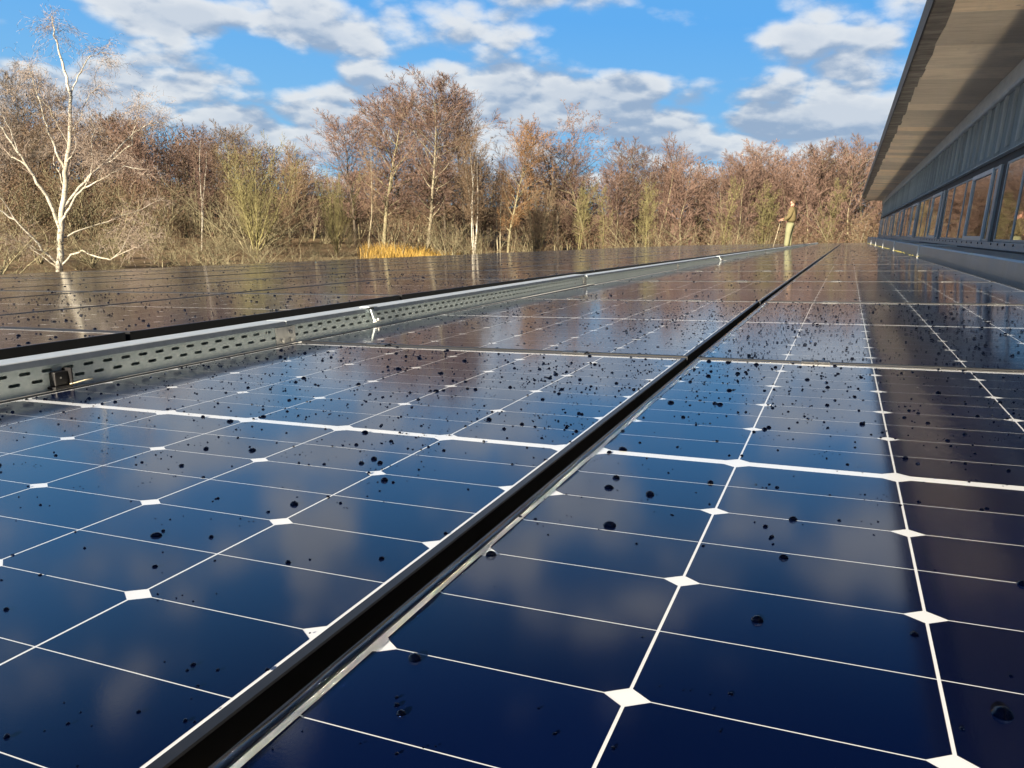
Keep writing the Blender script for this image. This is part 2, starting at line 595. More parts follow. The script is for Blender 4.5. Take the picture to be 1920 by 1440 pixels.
# eave band in lengths
EB = list(np.arange(B0, BL + 0.1, 3.1))
for a, b in zip(EB[:-1], EB[1:]):
    mb = MB()
    mb.prism([(0.640, 2.175), (0.648, 2.165), (0.812, 2.172), (0.812, 2.232), (0.640, 2.232)], a + .004, b - .004)
    mb.build('eave_board', 'weathered_edge', bld)
mb = MB()
mb.prism([(0.628, 2.150), (0.639, 2.150), (0.639, 2.45), (0.628, 2.45)], -17.0, BL + .15)
mb.build('drip_edge', 'dark_recess', bld)
# soffit boards, one by one
y = B0
k = 0
while y < BL - 0.1:
    w = 0.645 + RNG.uniform(-0.06, 0.06)
    y1 = min(y + w, BL)
    xe = 0.80 + RNG.uniform(-0.012, 0.020)
    z0 = 2.145 + RNG.uniform(0.0, 0.014)
    mb = MB()
    L = WX - 0.02
    # slightly skewed board, its outer end cut a touch off square
    e = RNG.uniform(-0.010, 0.010)
    b = len(mb.v)
    g0, g1 = y - .002, y1 + .006            # each far edge laps just under the next board's near edge
    t = 0.012
    z0 = 2.146 + RNG.uniform(0.0, 0.004)
    lift = 0.0165 + RNG.uniform(0.0, 0.003)
    for zz in (z0, z0 + t):
        mb.v += [(xe - e, g0, zz + lift), (L, g0, zz + .012 + lift), (L, g1, zz + .012), (xe + e, g1, zz)]
    for q in ((3, 2, 1, 0), (4, 5, 6, 7), (0, 1, 5, 4), (1, 2, 6, 5), (2, 3, 7, 6), (3, 0, 4, 7)):
        mb.f.append(q)
    mb.build('soffit_board', 'soffit_timber', bld)
    y = y1
# wall: cladding sheet, trim, battens
mb = MB()
mb.box(WX + .02, WX + .075, B0, BL, 1.295, 1.985)
mb.build('cladding', 'grey_cladding', bld)
TB = list(np.arange(B0, BL, 4.1)) + [BL]
for a, b in zip(TB[:-1], TB[1:]):
    mb = MB()
    mb.prism([(WX - .045, 1.975), (WX - .028, 1.955), (WX + .012, 1.955), (WX + .012, 2.160), (WX - .045, 2.160)], a + .002, b - .002)
    mb.build('trim_board', 'grey_trim', bld)
bat = MB()
bat.prism([(-0.046, 0.0), (-0.030, -0.030), (0.030, -0.030), (0.046, 0.0)], 0, 1)
vv = [(z, x, y) for x, y, z in bat.v]           # depth, along wall, height
bat.v = [(d, a, h * 0.60 - (0.025 if abs(a) < .035 and h < .5 else 0)) for d, a, h in vv]
bme = bat.mesh('batten', 'grey_batten')
yb = B0 + 0.2
while yb < BL - 0.1:
    o = obj('batten', bme, bld, (WX + .019, yb, 1.352 + RNG.uniform(-.006, .006)))
    yb += 0.6
mb = MB()
mb.prism([(WX + .0, 1.285), (WX + .018, 1.294), (WX + .09, 1.294), (WX + .09, 1.278), (WX, 1.278)], B0, BL)
mb.build('drip_trim', 'grey_trim', bld)
mb = MB()
mb.box(WX + .06, WX + .10, B0, BL, 1.17, 1.277)
mb.build('window_head', 'dark_recess', bld)
# corner post at the far end
mb = MB()
mb.box(WX + .01, WX + .14, BL, BL + .06, 0.1, 2.15)
mb.build('corner_post', 'window_frame', bld)


def window(ya, yb_, za, zb_, kind):
    fw = 0.062 if kind == 'sash' else 0.030
    fx0 = WX + (0.010 if kind == 'sash' else 0.022)
    fx1 = WX + 0.085
    mb = MB()
    mb.box(fx0, fx1, ya, ya + fw, za, zb_)
    mb.box(fx0, fx1, yb_ - fw, yb_, za, zb_)
    mb.box(fx0 + .001, fx1, ya + fw, yb_ - fw, za, za + fw * 0.9)
    mb.box(fx0 + .001, fx1, ya + fw, yb_ - fw, zb_ - fw * 0.9, zb_)
    f = mb.build('window', 'sash_frame' if kind == 'sash' else 'window_frame', bld, bevel=0.004)
    mb = MB()
    mb.box(WX + .030, WX + .038, ya + fw - .006, yb_ - fw + .006, za + fw * .9 - .006, zb_ - fw * .9 + .006)
    mb.build('pane', 'window_glass', f)
    return f


bay = 5.63
yp = 9.25 - 3 * bay
while yp < BL - 1:
    pts = [(0.30, 0.62, 'fix'), (0.63, 2.28, 'sash'), (2.29, 2.96, 'fix'), (2.97, 4.40, 'fix'), (4.41, bay - .22, 'fix')]
    for a, b, kd in pts:
        a, b = yp + a, yp + b
        if b < B0 + .1 or a > BL - .3:
            continue
        window(max(a, B0), min(b, BL - .02), 0.325, 1.168, kd)
    if B0 < yp < BL:
        mb = MB()
        mb.box(WX + .040, WX + .12, yp - .20, yp + .10, 0.325, 1.168)
        mb.build('post', 'dark_recess', bld)
        mb = MB()
        mb.box(WX + .016, WX + .12, yp + .112, yp + .288, 0.325, 1.168)
        mb.build('post', 'window_frame', bld)
    yp += bay
# sill band and its fixings
mb = MB()
mb.box(WX - .012, WX + .09, B0, BL, 0.246, 0.322)
mb.build('sill_band', 'window_frame', bld, bevel=0.004)
bm_ = MB()
bm_.tube([(-.008, 0, 0), (0.002, 0, 0)], 0.011, 8)
scr = bm_.mesh('screw_head', 'black_plastic')
for i in range(28):
    ys_ = 5.2 + i * 0.47 + RNG.uniform(-.1, .1)
    obj('screw_head', scr, bld, (WX - .0125, ys_, 0.300))
mb = MB()
mb.box(WX - .004, WX + .05, B0, BL, 0.231, 0.245)
mb.build('shadow_gap', 'dark_recess', bld)
# sheet-metal kerb in lengths with standing joints
KJ = [B0, -2.0, 11.75, 18.3, 24.4, 31.2, 37.8, BL]
KX = 1.222
for a, b in zip(KJ[:-1], KJ[1:]):
    mb = MB()
    mb.prism([(KX + .006, -.45), (KX, 0.10), (KX + .004, 0.205), (KX + .016, 0.219), (KX + .04, 0.2215), (WX - .002, 0.229),
              (WX - .002, 0.20), (KX + .05, 0.19), (KX + .03, -.45)], a + .004, b - .004)
    mb.build('kerb_flashing', 'zinc_sheet', bld)
    if B0 < a:
        mb = MB()
        mb.prism([(KX - .012, -.40), (KX - .016, 0.205), (KX - .004, 0.236), (KX + .04, 0.242), (WX - .01, 0.244),
                  (WX - .01, 0.2305), (KX + .02, 0.222), (KX + .0, 0.20), (KX + .003, -.40)], a - .010, a + .010)
        mb.build('standing_seam', 'galvanised_dull', bld)

# ------------------------------------------------------------------ solar panels
PWD, PLN = 1.134, 1.722
LIP, FH = 0.0108, 0.035
PX, PY = 0.184, 0.092
CWX, CHY = 0.1817, 0.0909
MID = 0.0085


def ring(w, l, lip, z_top, z_bot):
    """frame: bevelled outer edge, flat lip, inner return"""
    def rect(dx, z):
        a, b = w / 2 - dx, l / 2 - dx
        return [(-a, -b, z), (a, -b, z), (a, b, z), (-a, b, z)]
    loops = [rect(0, z_bot), rect(0, z_top - .0012), rect(.0012, z_top), rect(lip - .0006, z_top), rect(lip, z_top - .0006), rect(lip, z_top - .0075),
             rect(0.002, z_top - .0085), rect(0.002, z_bot + .0015), rect(.022, z_bot + .0015), rect(.022, z_bot)]
    mb = MB()
    for L_ in loops:
        mb.v += L_
    n = len(loops)
    for i in range(n):
        for j in range(4):
            a, b = i * 4 + j, i * 4 + (j + 1) % 4
            c, d = ((i + 1) % n) * 4 + (j + 1) % 4, ((i + 1) % n) * 4 + j
            mb.f.append((a, b, c, d))
    return mb.mesh('frame', 'black_anodised')


FRAME = ring(PWD, PLN, LIP, 0.0, -FH)
a, b = PWD / 2 - .0085, PLN / 2 - .0085
BACK = mesh_np('backsheet', [(-a, -b, -.00265), (a, -b, -.00265), (a, b, -.00265), (-a, b, -.00265)], np.array([[0, 1, 2, 3]]), 'backsheet_white')
GLASS = mesh_np('glass', [(-a, -b, -.0012), (a, -b, -.0012), (a, b, -.0012), (-a, b, -.0012)], np.array([[0, 1, 2, 3]]), 'front_glass')
cx_, cy_ = 0.0140, 0.0100


def cell_pts(s=1):
    w, h = CWX / 2, CHY / 2
    p = [(-w, -h), (w, -h), (w, h - cy_), (w - cx_, h), (-w + cx_, h), (-w, h - cy_)]
    return [(s * x, s * y) for x, y in p]


CELL = mesh_np('cell', [(x, y, 0) for x, y in cell_pts()], np.array([[0, 1, 2, 3, 4, 5]]), 'cell_blue')
CELLPOS = []
for c in range(6):
    for sg in (1, -1):
        for j in range(9):
            # chamfered long side faces the middle for even j, outwards for odd j
            up = (sg == 1) == (j % 2 == 1)
            CELLPOS.append(((c - 2.5) * PX, sg * (MID + (j + .5) * PY), 1 if up else -1))
sv, sf = [], []
for x, y, s in CELLPOS:
    b0 = len(sv)
    sv += [(x + u, y + v, -.0025) for u, v in cell_pts(s)]
    sf.append([b0 + i for i in range(6)])
CELLS = mesh_np('cell_sheet', sv, np.array(sf), 'cell_blue')

ROWP = 1.742
COLS = [0.552, -0.604] + [-2.427 - 1.154 * i for i in range(6)]
COLTXT = ['right of the black centre gap', 'between the black centre gap and the cable tray'] + \
         [f'{ORD[i + 1]} column beyond the cable tray' for i in range(6)]
NROW0, NROW1 = 0, 26
for ci, cxp in enumerate(COLS):
    for rn in range(NROW0, NROW1 + 1):
        yc = ROWP * rn
        zj = NR.uniform(-.0012, .0012) if rn > 0 else 0.0
        pn = empty('solar_panel', frame_at(cxp + NR.uniform(-.001, .001), yc, zj + (0.010 if ci > 1 else 0.0)))
        rt = 'behind the photographer' if rn == -1 else 'farthest row' if rn == NROW1 else 'nearest row' if rn == 0 else f'{ORD[rn + 1]} row away'
        near = ci < 2 and rn in (0, 1)
        wet = 'wet blue' if near else 'dark'
        tag(pn, f'{wet} solar panel, {COLTXT[ci]}, {rt}', 'solar panel', 'framed solar panels laid in rows on the roof')
        obj('frame', FRAME, pn)
        obj('backsheet', BACK, pn)
        if near:
            for x, y, s in CELLPOS:
                obj('cell', CELL, pn, (x, y, -.0025), 0 if s == 1 else math.pi)
        else:
            o = obj('cell_sheet', CELLS, pn)
        obj('glass', GLASS, pn)

# mounting rail under the near edge of the array beyond the tray
for a in np.arange(-2.6, 45, 3.48):
    mb = MB()
    ys = [a, a + 1.16, a + 2.32, a + 3.474]
    prof = [(-1.868, -0.030), (-1.855, -0.030), (-1.855, -0.052), (-1.840, -0.055), (-1.840, -0.085), (-1.868, -0.085)]
    k = len(prof)
    for y in ys:
        mb.v += [tuple(PW(x, y, z)) for x, z in prof]
    for i in range(3):
        for j in range(k):
            mb.f.append((i * k + j, i * k + (j + 1) % k, (i + 1) * k + (j + 1) % k, (i + 1) * k + j))
    mb.f.append(tuple(range(k)))
    mb.f.append(tuple(reversed(range(3 * k, 4 * k))))
    o = mb.build('mounting_rail', 'aluminium_rail')
    idx = int(round((a + 2.6) / 3.48)) + 1
    tag(o, f'grey aluminium rail under the black panel edge along the tray, {ORD[idx]} length from the camera', 'rail', 'rails under the panels beyond the tray')

# clamps pressing neighbouring panels down
cm = MB()
cm.box(-.030, .030, -.017, .017, 0.0005, 0.0032)
cm.box(-.035, .035, -.007, .007, -.030, 0.0005)
cme = cm.mesh('clamp_plate', 'black_anodised')
cb = MB()
cb.tube([(0, 0, .0032), (0, 0, .0055)], 0.005, 6)
cbm = cb.mesh('bolt', 'black_anodised')
ctxt = {(0, 0): 'first', (0, 1): 'second', (1, 0): 'first', (1, 1): 'second'}
for ci, cxs in ((0, (0.25, 0.86)), (1, (-0.32, -0.90))):
    for si in (0, 1, 2, 3):
        for q, x in enumerate(cxs):
            t = empty('panel_clamp', frame_at(x, ROWP * (si + .5), 0.0))
            side = 'right' if ci == 0 else 'left'
            tag(t, f'small grey clamp on the {ORD[si + 1]} panel joint, {ORD[q + 1]} one {side} of the black centre gap', 'clamp', 'clamps holding the panel joints')
            obj('clamp_plate', cme, t)
            obj('bolt', cbm, t)

# ------------------------------------------------------------------ perforated cable tray along the walkway
TX = -1.245            # inner face nearest the camera
TW = 0.070
TZ0, TZ1 = -0.030, 0.052


def slotted_face(L, pitch=0.05, slot=0.025, hh=0.0035):
    """vertical sheet (y, z) with two staggered rows of round-ended slots"""
    vs, fs = [], []
    rows = [(0.002, 0.020, 0.0), (0.020, 0.042, 0.5)]

    def rect(y0, y1, z0, z1):
        b = len(vs)
        vs.extend([(0, y0, z0), (0, y1, z0), (0, y1, z1), (0, y0, z1)])
        fs.append((b, b + 1, b + 2, b + 3))
    rect(0, L, TZ0, rows[0][0])
    rect(0, L, rows[1][1], TZ1)
    for z0, z1, off in rows:
        y = 0.02 + off * pitch
        rect(0, y, z0, z1)
        while y + pitch < L - 0.02:
            yc, zc = y + pitch / 2, (z0 + z1) / 2
            ya, yb = yc - slot / 2, yc + slot / 2
            rect(y, ya, z0, z1)
            rect(yb, y + pitch, z0, z1)
            arc = []
            for k in range(5):
                t = math.pi * (1 - k / 4 * .5)
                arc.append((ya + hh + hh * math.cos(t), hh * math.sin(t)))
            for k in range(5):
                t = math.pi * .5 * (1 - k / 4)
                arc.append((yb - hh + hh * math.cos(t), hh * math.sin(t)))
            for sg in (1, -1):
                b = len(vs)
                edge = z1 if sg > 0 else z0
                ring_ = [(0, yy, zc + sg * zz) for yy, zz in arc]
                top = [(0, yy, edge) for yy, zz in arc]
                vs.extend(ring_ + top)
                n_ = len(arc)
                for k in range(n_ - 1):
                    fs.append((b + k, b + k + 1, b + n_ + k + 1, b + n_ + k))
            y += pitch
        rect(y, L, z0, z1)
    return vs, fs


JOINTS = [-5.1 + 3.0 * i for i in range(18)]
SV, SF = slotted_face(2.994)
LIDV = None
for i, (a, b) in enumerate(zip(JOINTS[:-1], JOINTS[1:])):
    a += .9 - 0.9
    if a > 45:
        break
    t = empty('cable_tray', frame_at(TX, a + 0.003, 0.0))
    vis = i
    tag(t, f'galvanised perforated cable tray with bright lid beside the walkway, {ORD[i]} length from the camera' if i else
        'galvanised perforated cable tray behind the camera beside the walkway', 'cable tray', 'cable tray lengths running along the walkway')
    # follow the sag: the child meshes are straight, three metres is short enough
    if i == 0:
        fm = bpy.data.meshes.new('slotted_side')
        fm.from_pydata(SV, [], SF)
        bm = bmesh.new()
        bm.from_mesh(fm)
        bmesh.ops.remove_doubles(bm, verts=bm.verts, dist=1e-5)
        bm.to_mesh(fm)
        bm.free()
        fm.materials.append(MATS['galvanised'])
        mb = MB()
        mb.prism([(0.002, TZ1 + .001), (0.006, TZ1 - .009), (0.0075, TZ1 - .009), (0.0045, TZ1 + .004), (0.001, TZ1 + .0055), (-TW, TZ1 + .0055), (-TW - .004, TZ1 + .003),
                  (-TW - .004, TZ1 - .01), (-TW - .0028, TZ1 - .01), (-TW - .0028, TZ1 + .001)], 0, 2.994)
        lidm = mb.mesh('lid', 'lid_sheet')
        mb = MB()
        mb.box(-TW, -TW + .0015, 0, 2.994, TZ0, TZ1)
        mb.box(-TW, -.001, 0, 2.994, TZ0 - .0015, TZ0)
        farm = mb.mesh('channel', 'galvanised')
        mb = MB()
        mb.prism([(0.001, -0.016), (0.001, -0.012), (0.046, -0.0045), (0.066, -0.0020), (0.067, -0.004), (0.060, -0.012)], 0, 2.994)
        flm = mb.mesh('flange', 'galvanised_dull')
        mb = MB()
        mb.box(-TW * .7, -.012, 0.35, 0.39, -0.12, TZ0 - .002)
        mb.box(-TW * .7, -.012, 2.55, 2.59, -0.12, TZ0 - .002)
        footm = mb.mesh('support_foot', 'galvanised_dull')
        mb = MB()
        mb.box(0.0008, 0.003, -.045, .045, -.024, TZ1 - .012)
        jpm = mb.mesh('joint_plate', 'galvanised_dull')
        mb = MB()
        mb.tube([(0.003, 0, 0), (0.009, 0, 0)], 0.006, 6)
        jsm = mb.mesh('screw', 'steel_screw')
    obj('slotted_side', fm, t)
    obj('lid', lidm, t)
    obj('channel', farm, t)
    obj('flange', flm, t, (0, 0, NR.uniform(-.002, .002)))
    obj('support_foot', footm, t)
    j = obj('joint_plate', jpm, t, (0, 2.995, 0))
    for dy_, dz_ in ((-.02, .0), (.02, .0), (.02, .022)):
        obj('screw', jsm, j, (0, dy_, dz_))

# black connector box strapped in the tray side, with its short wire
t = empty('connector_box', frame_at(TX, 0.140, 0.008) @ Matrix.Diagonal((0.8, 0.66, 0.72, 1)))
tag(t, 'small black connector box clipped to the near end of the cable tray', 'connector')
mb = MB()
mb.box(0.001, 0.024, -.024, .024, -.016, .026)
mb.build('housing', 'black_plastic', t, bevel=0.003)
mb = MB()
mb.box(0.001, 0.032, -.034, .030, -.025, -.0165)
mb.build('foot', 'black_plastic', t, bevel=0.002)
mb = MB()
mb.box(0.001, 0.036, .0245, .029, -.016, .034)
mb.build('side_clip', 'black_plastic', t)
mb = MB()
mb.tube([(0.030, .020, -.014), (0.040, .034, -.011), (0.052, .055, -.006), (0.062, .075, -.004)], .0016, 6)
mb.build('wire', 'wire_sheath', t, smooth=True)
mb = MB()
mb.tube([(0.0235, -.004, .008), (0.0255, -.004, .008)], .003, 8)
mb.build('stud', 'steel_screw', t)


def tray_bracket(y, label):
    t = empty('hold_down_bracket', frame_at(TX, y, 0.016) @ Matrix.Diagonal((0.72, 0.72, 0.72, 1)))
    tag(t, label, 'bracket', 'hold-down brackets standing on the tray edge')
    mb = MB()
    p = [(0.012, -.040, -.020), (0.020, -.036, -.020), (0.010, .012, .060), (0.002, .008, .060)]
    for s in (0, 1):
        pass
    mb.prism([(0.034, -.012), (0.040, -.010), (0.016, 0.061), (0.010, 0.059)], -.012, .012)
    mb.build('strut', 'galvanised', t, bevel=.001)
    mb = MB()
    mb.prism([(0.034, -.012), (0.052, -.008), (0.052, -.003), (0.036, -.006)], -.022, .026)
    mb.build('foot', 'galvanised_dull', t)
    mb = MB()
    mb.prism([(-.030, .0605), (.024, .0605), (.027, .064), (.022, .066), (-.030, .0645)], -.036, .040)
    mb.build('cap', 'lid_sheet', t, bevel=.001)
    mb = MB()
    mb.box(0.006, .020, -.014, -.004, .052, .061)
    mb.box(0.006, .020, .004, .014, .052, .061)
    mb.build('clip', 'black_plastic', t)
    mb = MB()
    mb.tube([(.046, .010, -.004), (.046, .010, .006)], .007, 8)
    mb.build('bolt', 'steel_screw', t)


tray_bracket(1.36, 'galvanised bracket with flat cap on the tray edge, nearest the camera')
tray_bracket(9.6, 'galvanised bracket with flat cap on the tray edge, farther off towards the man')

# moss and grit caught under the kerb far away
vs, fs = [], []
for i in range(420):
    yy = NR.uniform(11, 44)
    if NR.rand() > 0.55 + .45 * math.sin(yy * 1.3):
        continue
    p = PW(1.165 + NR.uniform(-.02, .03), yy, 0.0)
    s = NR.uniform(.006, .022)
    b = len(vs)
    for k in range(5):
        t = 2 * math.pi * k / 5
        vs.append((p.x + s * math.cos(t), p.y + 2.2 * s * math.sin(t), p.z))
    vs.append((p.x, p.y, p.z + s * .8))
    fs += [(b + k, b + (k + 1) % 5, b + 5) for k in range(5)]
o = obj('moss', mesh_np('moss', vs, np.array(fs), 'moss'))
tag(o, 'yellowish moss and grit caught along the foot of the kerb', 'moss', kind='stuff')

# ------------------------------------------------------------------ rain water
def dome(rings=3, seg=9):
    vs, fs = [], []
    a0 = math.radians(90)
    R_ = 1 / math.sin(a0)
    for i in range(rings):
        t = a0 * (1 - i / rings)
        for k in range(seg):
            p = 2 * math.pi * (k + .5 * (i % 2)) / seg
            vs.append((R_ * math.sin(t) * math.cos(p), R_ * math.sin(t) * math.sin(p), R_ * (math.cos(t) - math.cos(a0))))
    vs.append((0, 0, R_ * (1 - math.cos(a0))))
    for i in range(rings - 1):
        for k in range(seg):
            a_, b_ = i * seg + k, i * seg + (k + 1) % seg
            c_, d_ = (i + 1) * seg + (k + (i % 2)) % seg, (i + 1) * seg + (k + 1 + (i % 2)) % seg
            fs.append((a_, b_, (i + 1) * seg + k))
            fs.append((b_, (i + 1) * seg + (k + 1) % seg, (i + 1) * seg + k))
    l = (rings - 1) * seg
    fs += [(l + k, l + (k + 1) % seg, len(vs) - 1) for k in range(seg)]
    return np.array(vs), np.array(fs)


D_HI, D_LO = dome(3, 12), dome(2, 7)
Rdeg = 0.0165 + 0.02
spots = []                 # x, y, r, hi


def vnoise(x, y, s, seed=0):
    r = math.sin(x * 12.9898 * s + seed) * 0
    xi, yi = math.floor(x * s), math.floor(y * s)
    fx, fy = x * s - xi, y * s - yi
    fx, fy = fx * fx * (3 - 2 * fx), fy * fy * (3 - 2 * fy)

    def h(i, j):
        v = math.sin(i * 127.1 + j * 311.7 + seed * 74.7) * 43758.5453
        return v - math.floor(v)
    return (h(xi, yi) * (1 - fx) + h(xi + 1, yi) * fx) * (1 - fy) + (h(xi, yi + 1) * (1 - fx) + h(xi + 1, yi + 1) * fx) * fy


def on_glass(x, y):
    for c in COLS:
        if abs(x - c) < PWD / 2 - .012:
            r = (y / ROWP)
            return abs(y - round(r) * ROWP) < PLN / 2 - .012
    return False


def scatter(n, x0, x1, y0, y1, dens, rmed, rsig, rmax, hi):
    k = 0
    while k < n:
        k += 1
        x, y = NR.uniform(x0, x1), NR.uniform(y0, y1)
        if NR.rand() > dens(x, y) or not on_glass(x, y):
            continue
        r = min(rmax, rmed * math.exp(NR.normal(0, rsig)))
        spots.append((x, y, r, hi))
        if NR.rand() < .22:                         # little satellites
            for _ in range(NR.randint(1, 5)):
                xx, yy = x + NR.normal(0, .014), y + NR.normal(0, .012)
                if on_glass(xx, yy):
                    spots.append((xx, yy, max(.0007, r * NR.uniform(.25, .7)), hi))


def dn(x, y):
    v = vnoise(x, y, 7, 3) * .6 + vnoise(x, y, 17, 5) * .4
    base = 0.10 + 0.55 * min(1, max(0, (y + .35) / .9))
    if x < 0:
        base *= 0.75 + 1.1 * math.exp(-((x + .10) / .20) ** 2) * (1 if y > -.1 else .35)
        if x < -.8:
            base *= 1.25
    else:
        base *= 1.0 - .45 * min(1, x / .5)
    return base * (0.25 + 1.9 * max(0, v - .28))


scatter(14500, -1.16, 1.10, -.85, .86, dn, .0012, .58, .0056, True)
scatter(15000, -1.16, 1.10, .88, 2.6, lambda x, y: min(1, dn(x, .5) * 1.0), .0014, .52, .0052, True)
scatter(3600, -1.16, 1.10, 2.6, 9.5, lambda x, y: .45 * min(1, dn(x, .5) + .1), .0026, .45, .007, False)
scatter(2600, -1.16, 1.10, 9.5, 30, lambda x, y: .5, .0042, .4, .010, False)
scatter(3000, -4.2, -1.87, .3, 5.5, lambda x, y: .35 + .5 * vnoise(x, y, 5, 9), .0026, .5, .007, False)
scatter(3200, -8.6, -2.4, 2.0, 22, lambda x, y: .5, .0042, .45, .010, False)
# a handful of large single drops
for x, y, r in ((0.092, -.275, .0090), (.108, -.165, .0075), (.058, -.157, .0070), (.398, -.500, .0085), (.250, -.430, .0060), (.165, -.10, .0055),
                (.262, -.195, .0055), (-.255, -.33, .0065), (.03, .012, .0085), (.03, .34, .008), (.26, -.30, .0050), (.445, -.29, .0055), (.50, -.16, .005),
                (-.46, -.16, .0075), (-.53, -.175, .006), (-.22, .12, .0065), (.01, -.385, .0062), (.20, .19, .006), (.335, .27, .006)):
    spots.append((x, y, r * .72, True))
VV, FF, nb = [], [], 0
CAPS = {12: [], 7: []}
for x, y, r, hi in spots:
    dv, df = D_HI if (hi and r > .0028) else D_LO
    e = 1 + NR.uniform(-.12, .16)
    an = NR.uniform(0, math.pi)
    h = r * NR.uniform(.74, .98) * (0.85 if r > .005 else 1)
    lx, ly = dv[:, 0] * r * e, dv[:, 1] * r / e
    c, s = math.cos(an), math.sin(an)
    X = x + lx * c - ly * s + xs(y)
    Y = y + lx * s + ly * c
    Z = dv[:, 2] * h * .95 - .0010 + zb(y) + (0.010 if x < -1.5 else 0)
    VV.append(np.stack([X * CS - Z * SN, Y, X * SN + Z * CS], 1))
    FF.append(df + nb)
    seg_ = 12 if dv is D_HI[0] else 7
    CAPS[seg_].append(np.arange(seg_) + nb)
    nb += len(dv)
wm = mesh_np('water_drops', np.concatenate(VV), [np.concatenate(FF), np.array(CAPS[12]), np.array(CAPS[7])], 'water', True)
wm.materials.append(MATS['wetted_cell'])
mi = np.zeros(len(wm.polygons), dtype=np.int32)
mi[sum(len(f_) for f_ in FF):] = 1
wm.polygons.foreach_set('material_index', mi)
o = obj('water_drops', wm)
tag(o, 'clear raindrops beaded all over the solar panels', 'water drops', kind='stuff')

# wavy film of water held along the lower frame edge right of the centre gap
for rn in (0, 1, 2, 3):
    y0 = ROWP * rn - PLN / 2 + .012
    n = 240
    vs, fs = [], []
    ph = NR.uniform(0, 9)
    for i in range(n + 1):
        y = y0 + (PLN - .024) * i / n
        w = .0062 + .0035 * (vnoise(y, 3.1, 14, rn) - .3) + .0030 * (vnoise(y, 7.7, 37, rn) - .4)
        w = max(.0015, w) * min(1, 8 * (1 - abs(2 * i / n - 1)) + .02)
        hgt = .0013 + .0010 * vnoise(y, 1.3, 23, rn)
        xa = -.0135 + .002 * vnoise(y, 5.5, 20, rn)
        xb = -.004 + w
        for q in range(7):
            t = q / 6
            zq = (0.0002 if t < .55 else -.0014) + hgt * math.sin(math.pi * t) ** .8
            vs.append(tuple(PW(xa + (xb - xa) * t, y, zq)))
    for i in range(n):
        for q in range(6):
            fs.append((i * 7 + q, i * 7 + q + 1, (i + 1) * 7 + q + 1, (i + 1) * 7 + q))
    o = obj('water_film', mesh_np('water_film', vs, np.array(fs), 'water', True))
    tag(o, f'wavy film of water along the centre gap, {ORD[rn + 1]} panel row from the camera', 'water film', 'water films held at the centre gap')


# ------------------------------------------------------------------ trees
def tubes(segs, k):
    """segs (n,8): p0 p1 r0 r1 -> verts, faces of open k-sided tubes"""
    s = np.asarray(segs, dtype=np.float64)
    p0, p1, r0, r1 = s[:, :3], s[:, 3:6], s[:, 6], s[:, 7]
    d = p1 - p0
    d /= np.maximum(np.linalg.norm(d, axis=1, keepdims=True), 1e-9)
    ref = np.where(np.abs(d[:, 2:3]) > .9, np.array([[1.0, 0, 0]]), np.array([[0, 0, 1.0]]))
    a = np.cross(d, ref)
    a /= np.maximum(np.linalg.norm(a, axis=1, keepdims=True), 1e-9)
    b = np.cross(d, a)
    n = len(s)
    ang = 2 * np.pi * np.arange(k) / k
    off = a[:, None, :] * np.cos(ang)[None, :, None] + b[:, None, :] * np.sin(ang)[None, :, None]
    v = np.concatenate([p0[:, None] + off * r0[:, None, None], p1[:, None] + off * r1[:, None, None]], 1)
    base = (np.arange(n) * 2 * k)[:, None]
    j = np.arange(k)
    jn = (j + 1) % k
    f = np.stack([base + j, base + jn, base + k + jn, base + k + j], -1).reshape(-1, 4)
    return v.reshape(-1, 3), f


def ribbons(segs, seed=1, fat=1.0):
    """one flat randomly turned strip per twig segment"""
    s = np.asarray(segs, dtype=np.float64)
    r = np.random.RandomState(seed)
    p0, p1, r0, r1 = s[:, :3], s[:, 3:6], s[:, 6] * fat, s[:, 7] * fat
    d = p1 - p0
    a = np.cross(d, r.normal(size=d.shape))
    a /= np.maximum(np.linalg.norm(a, axis=1, keepdims=True), 1e-9)
    v = np.stack([p0 - a * r0[:, None], p0 + a * r0[:, None], p1 + a * r1[:, None], p1 - a * r1[:, None]], 1)
    f = np.arange(len(s) * 4).reshape(-1, 4)
    return v.reshape(-1, 3), f


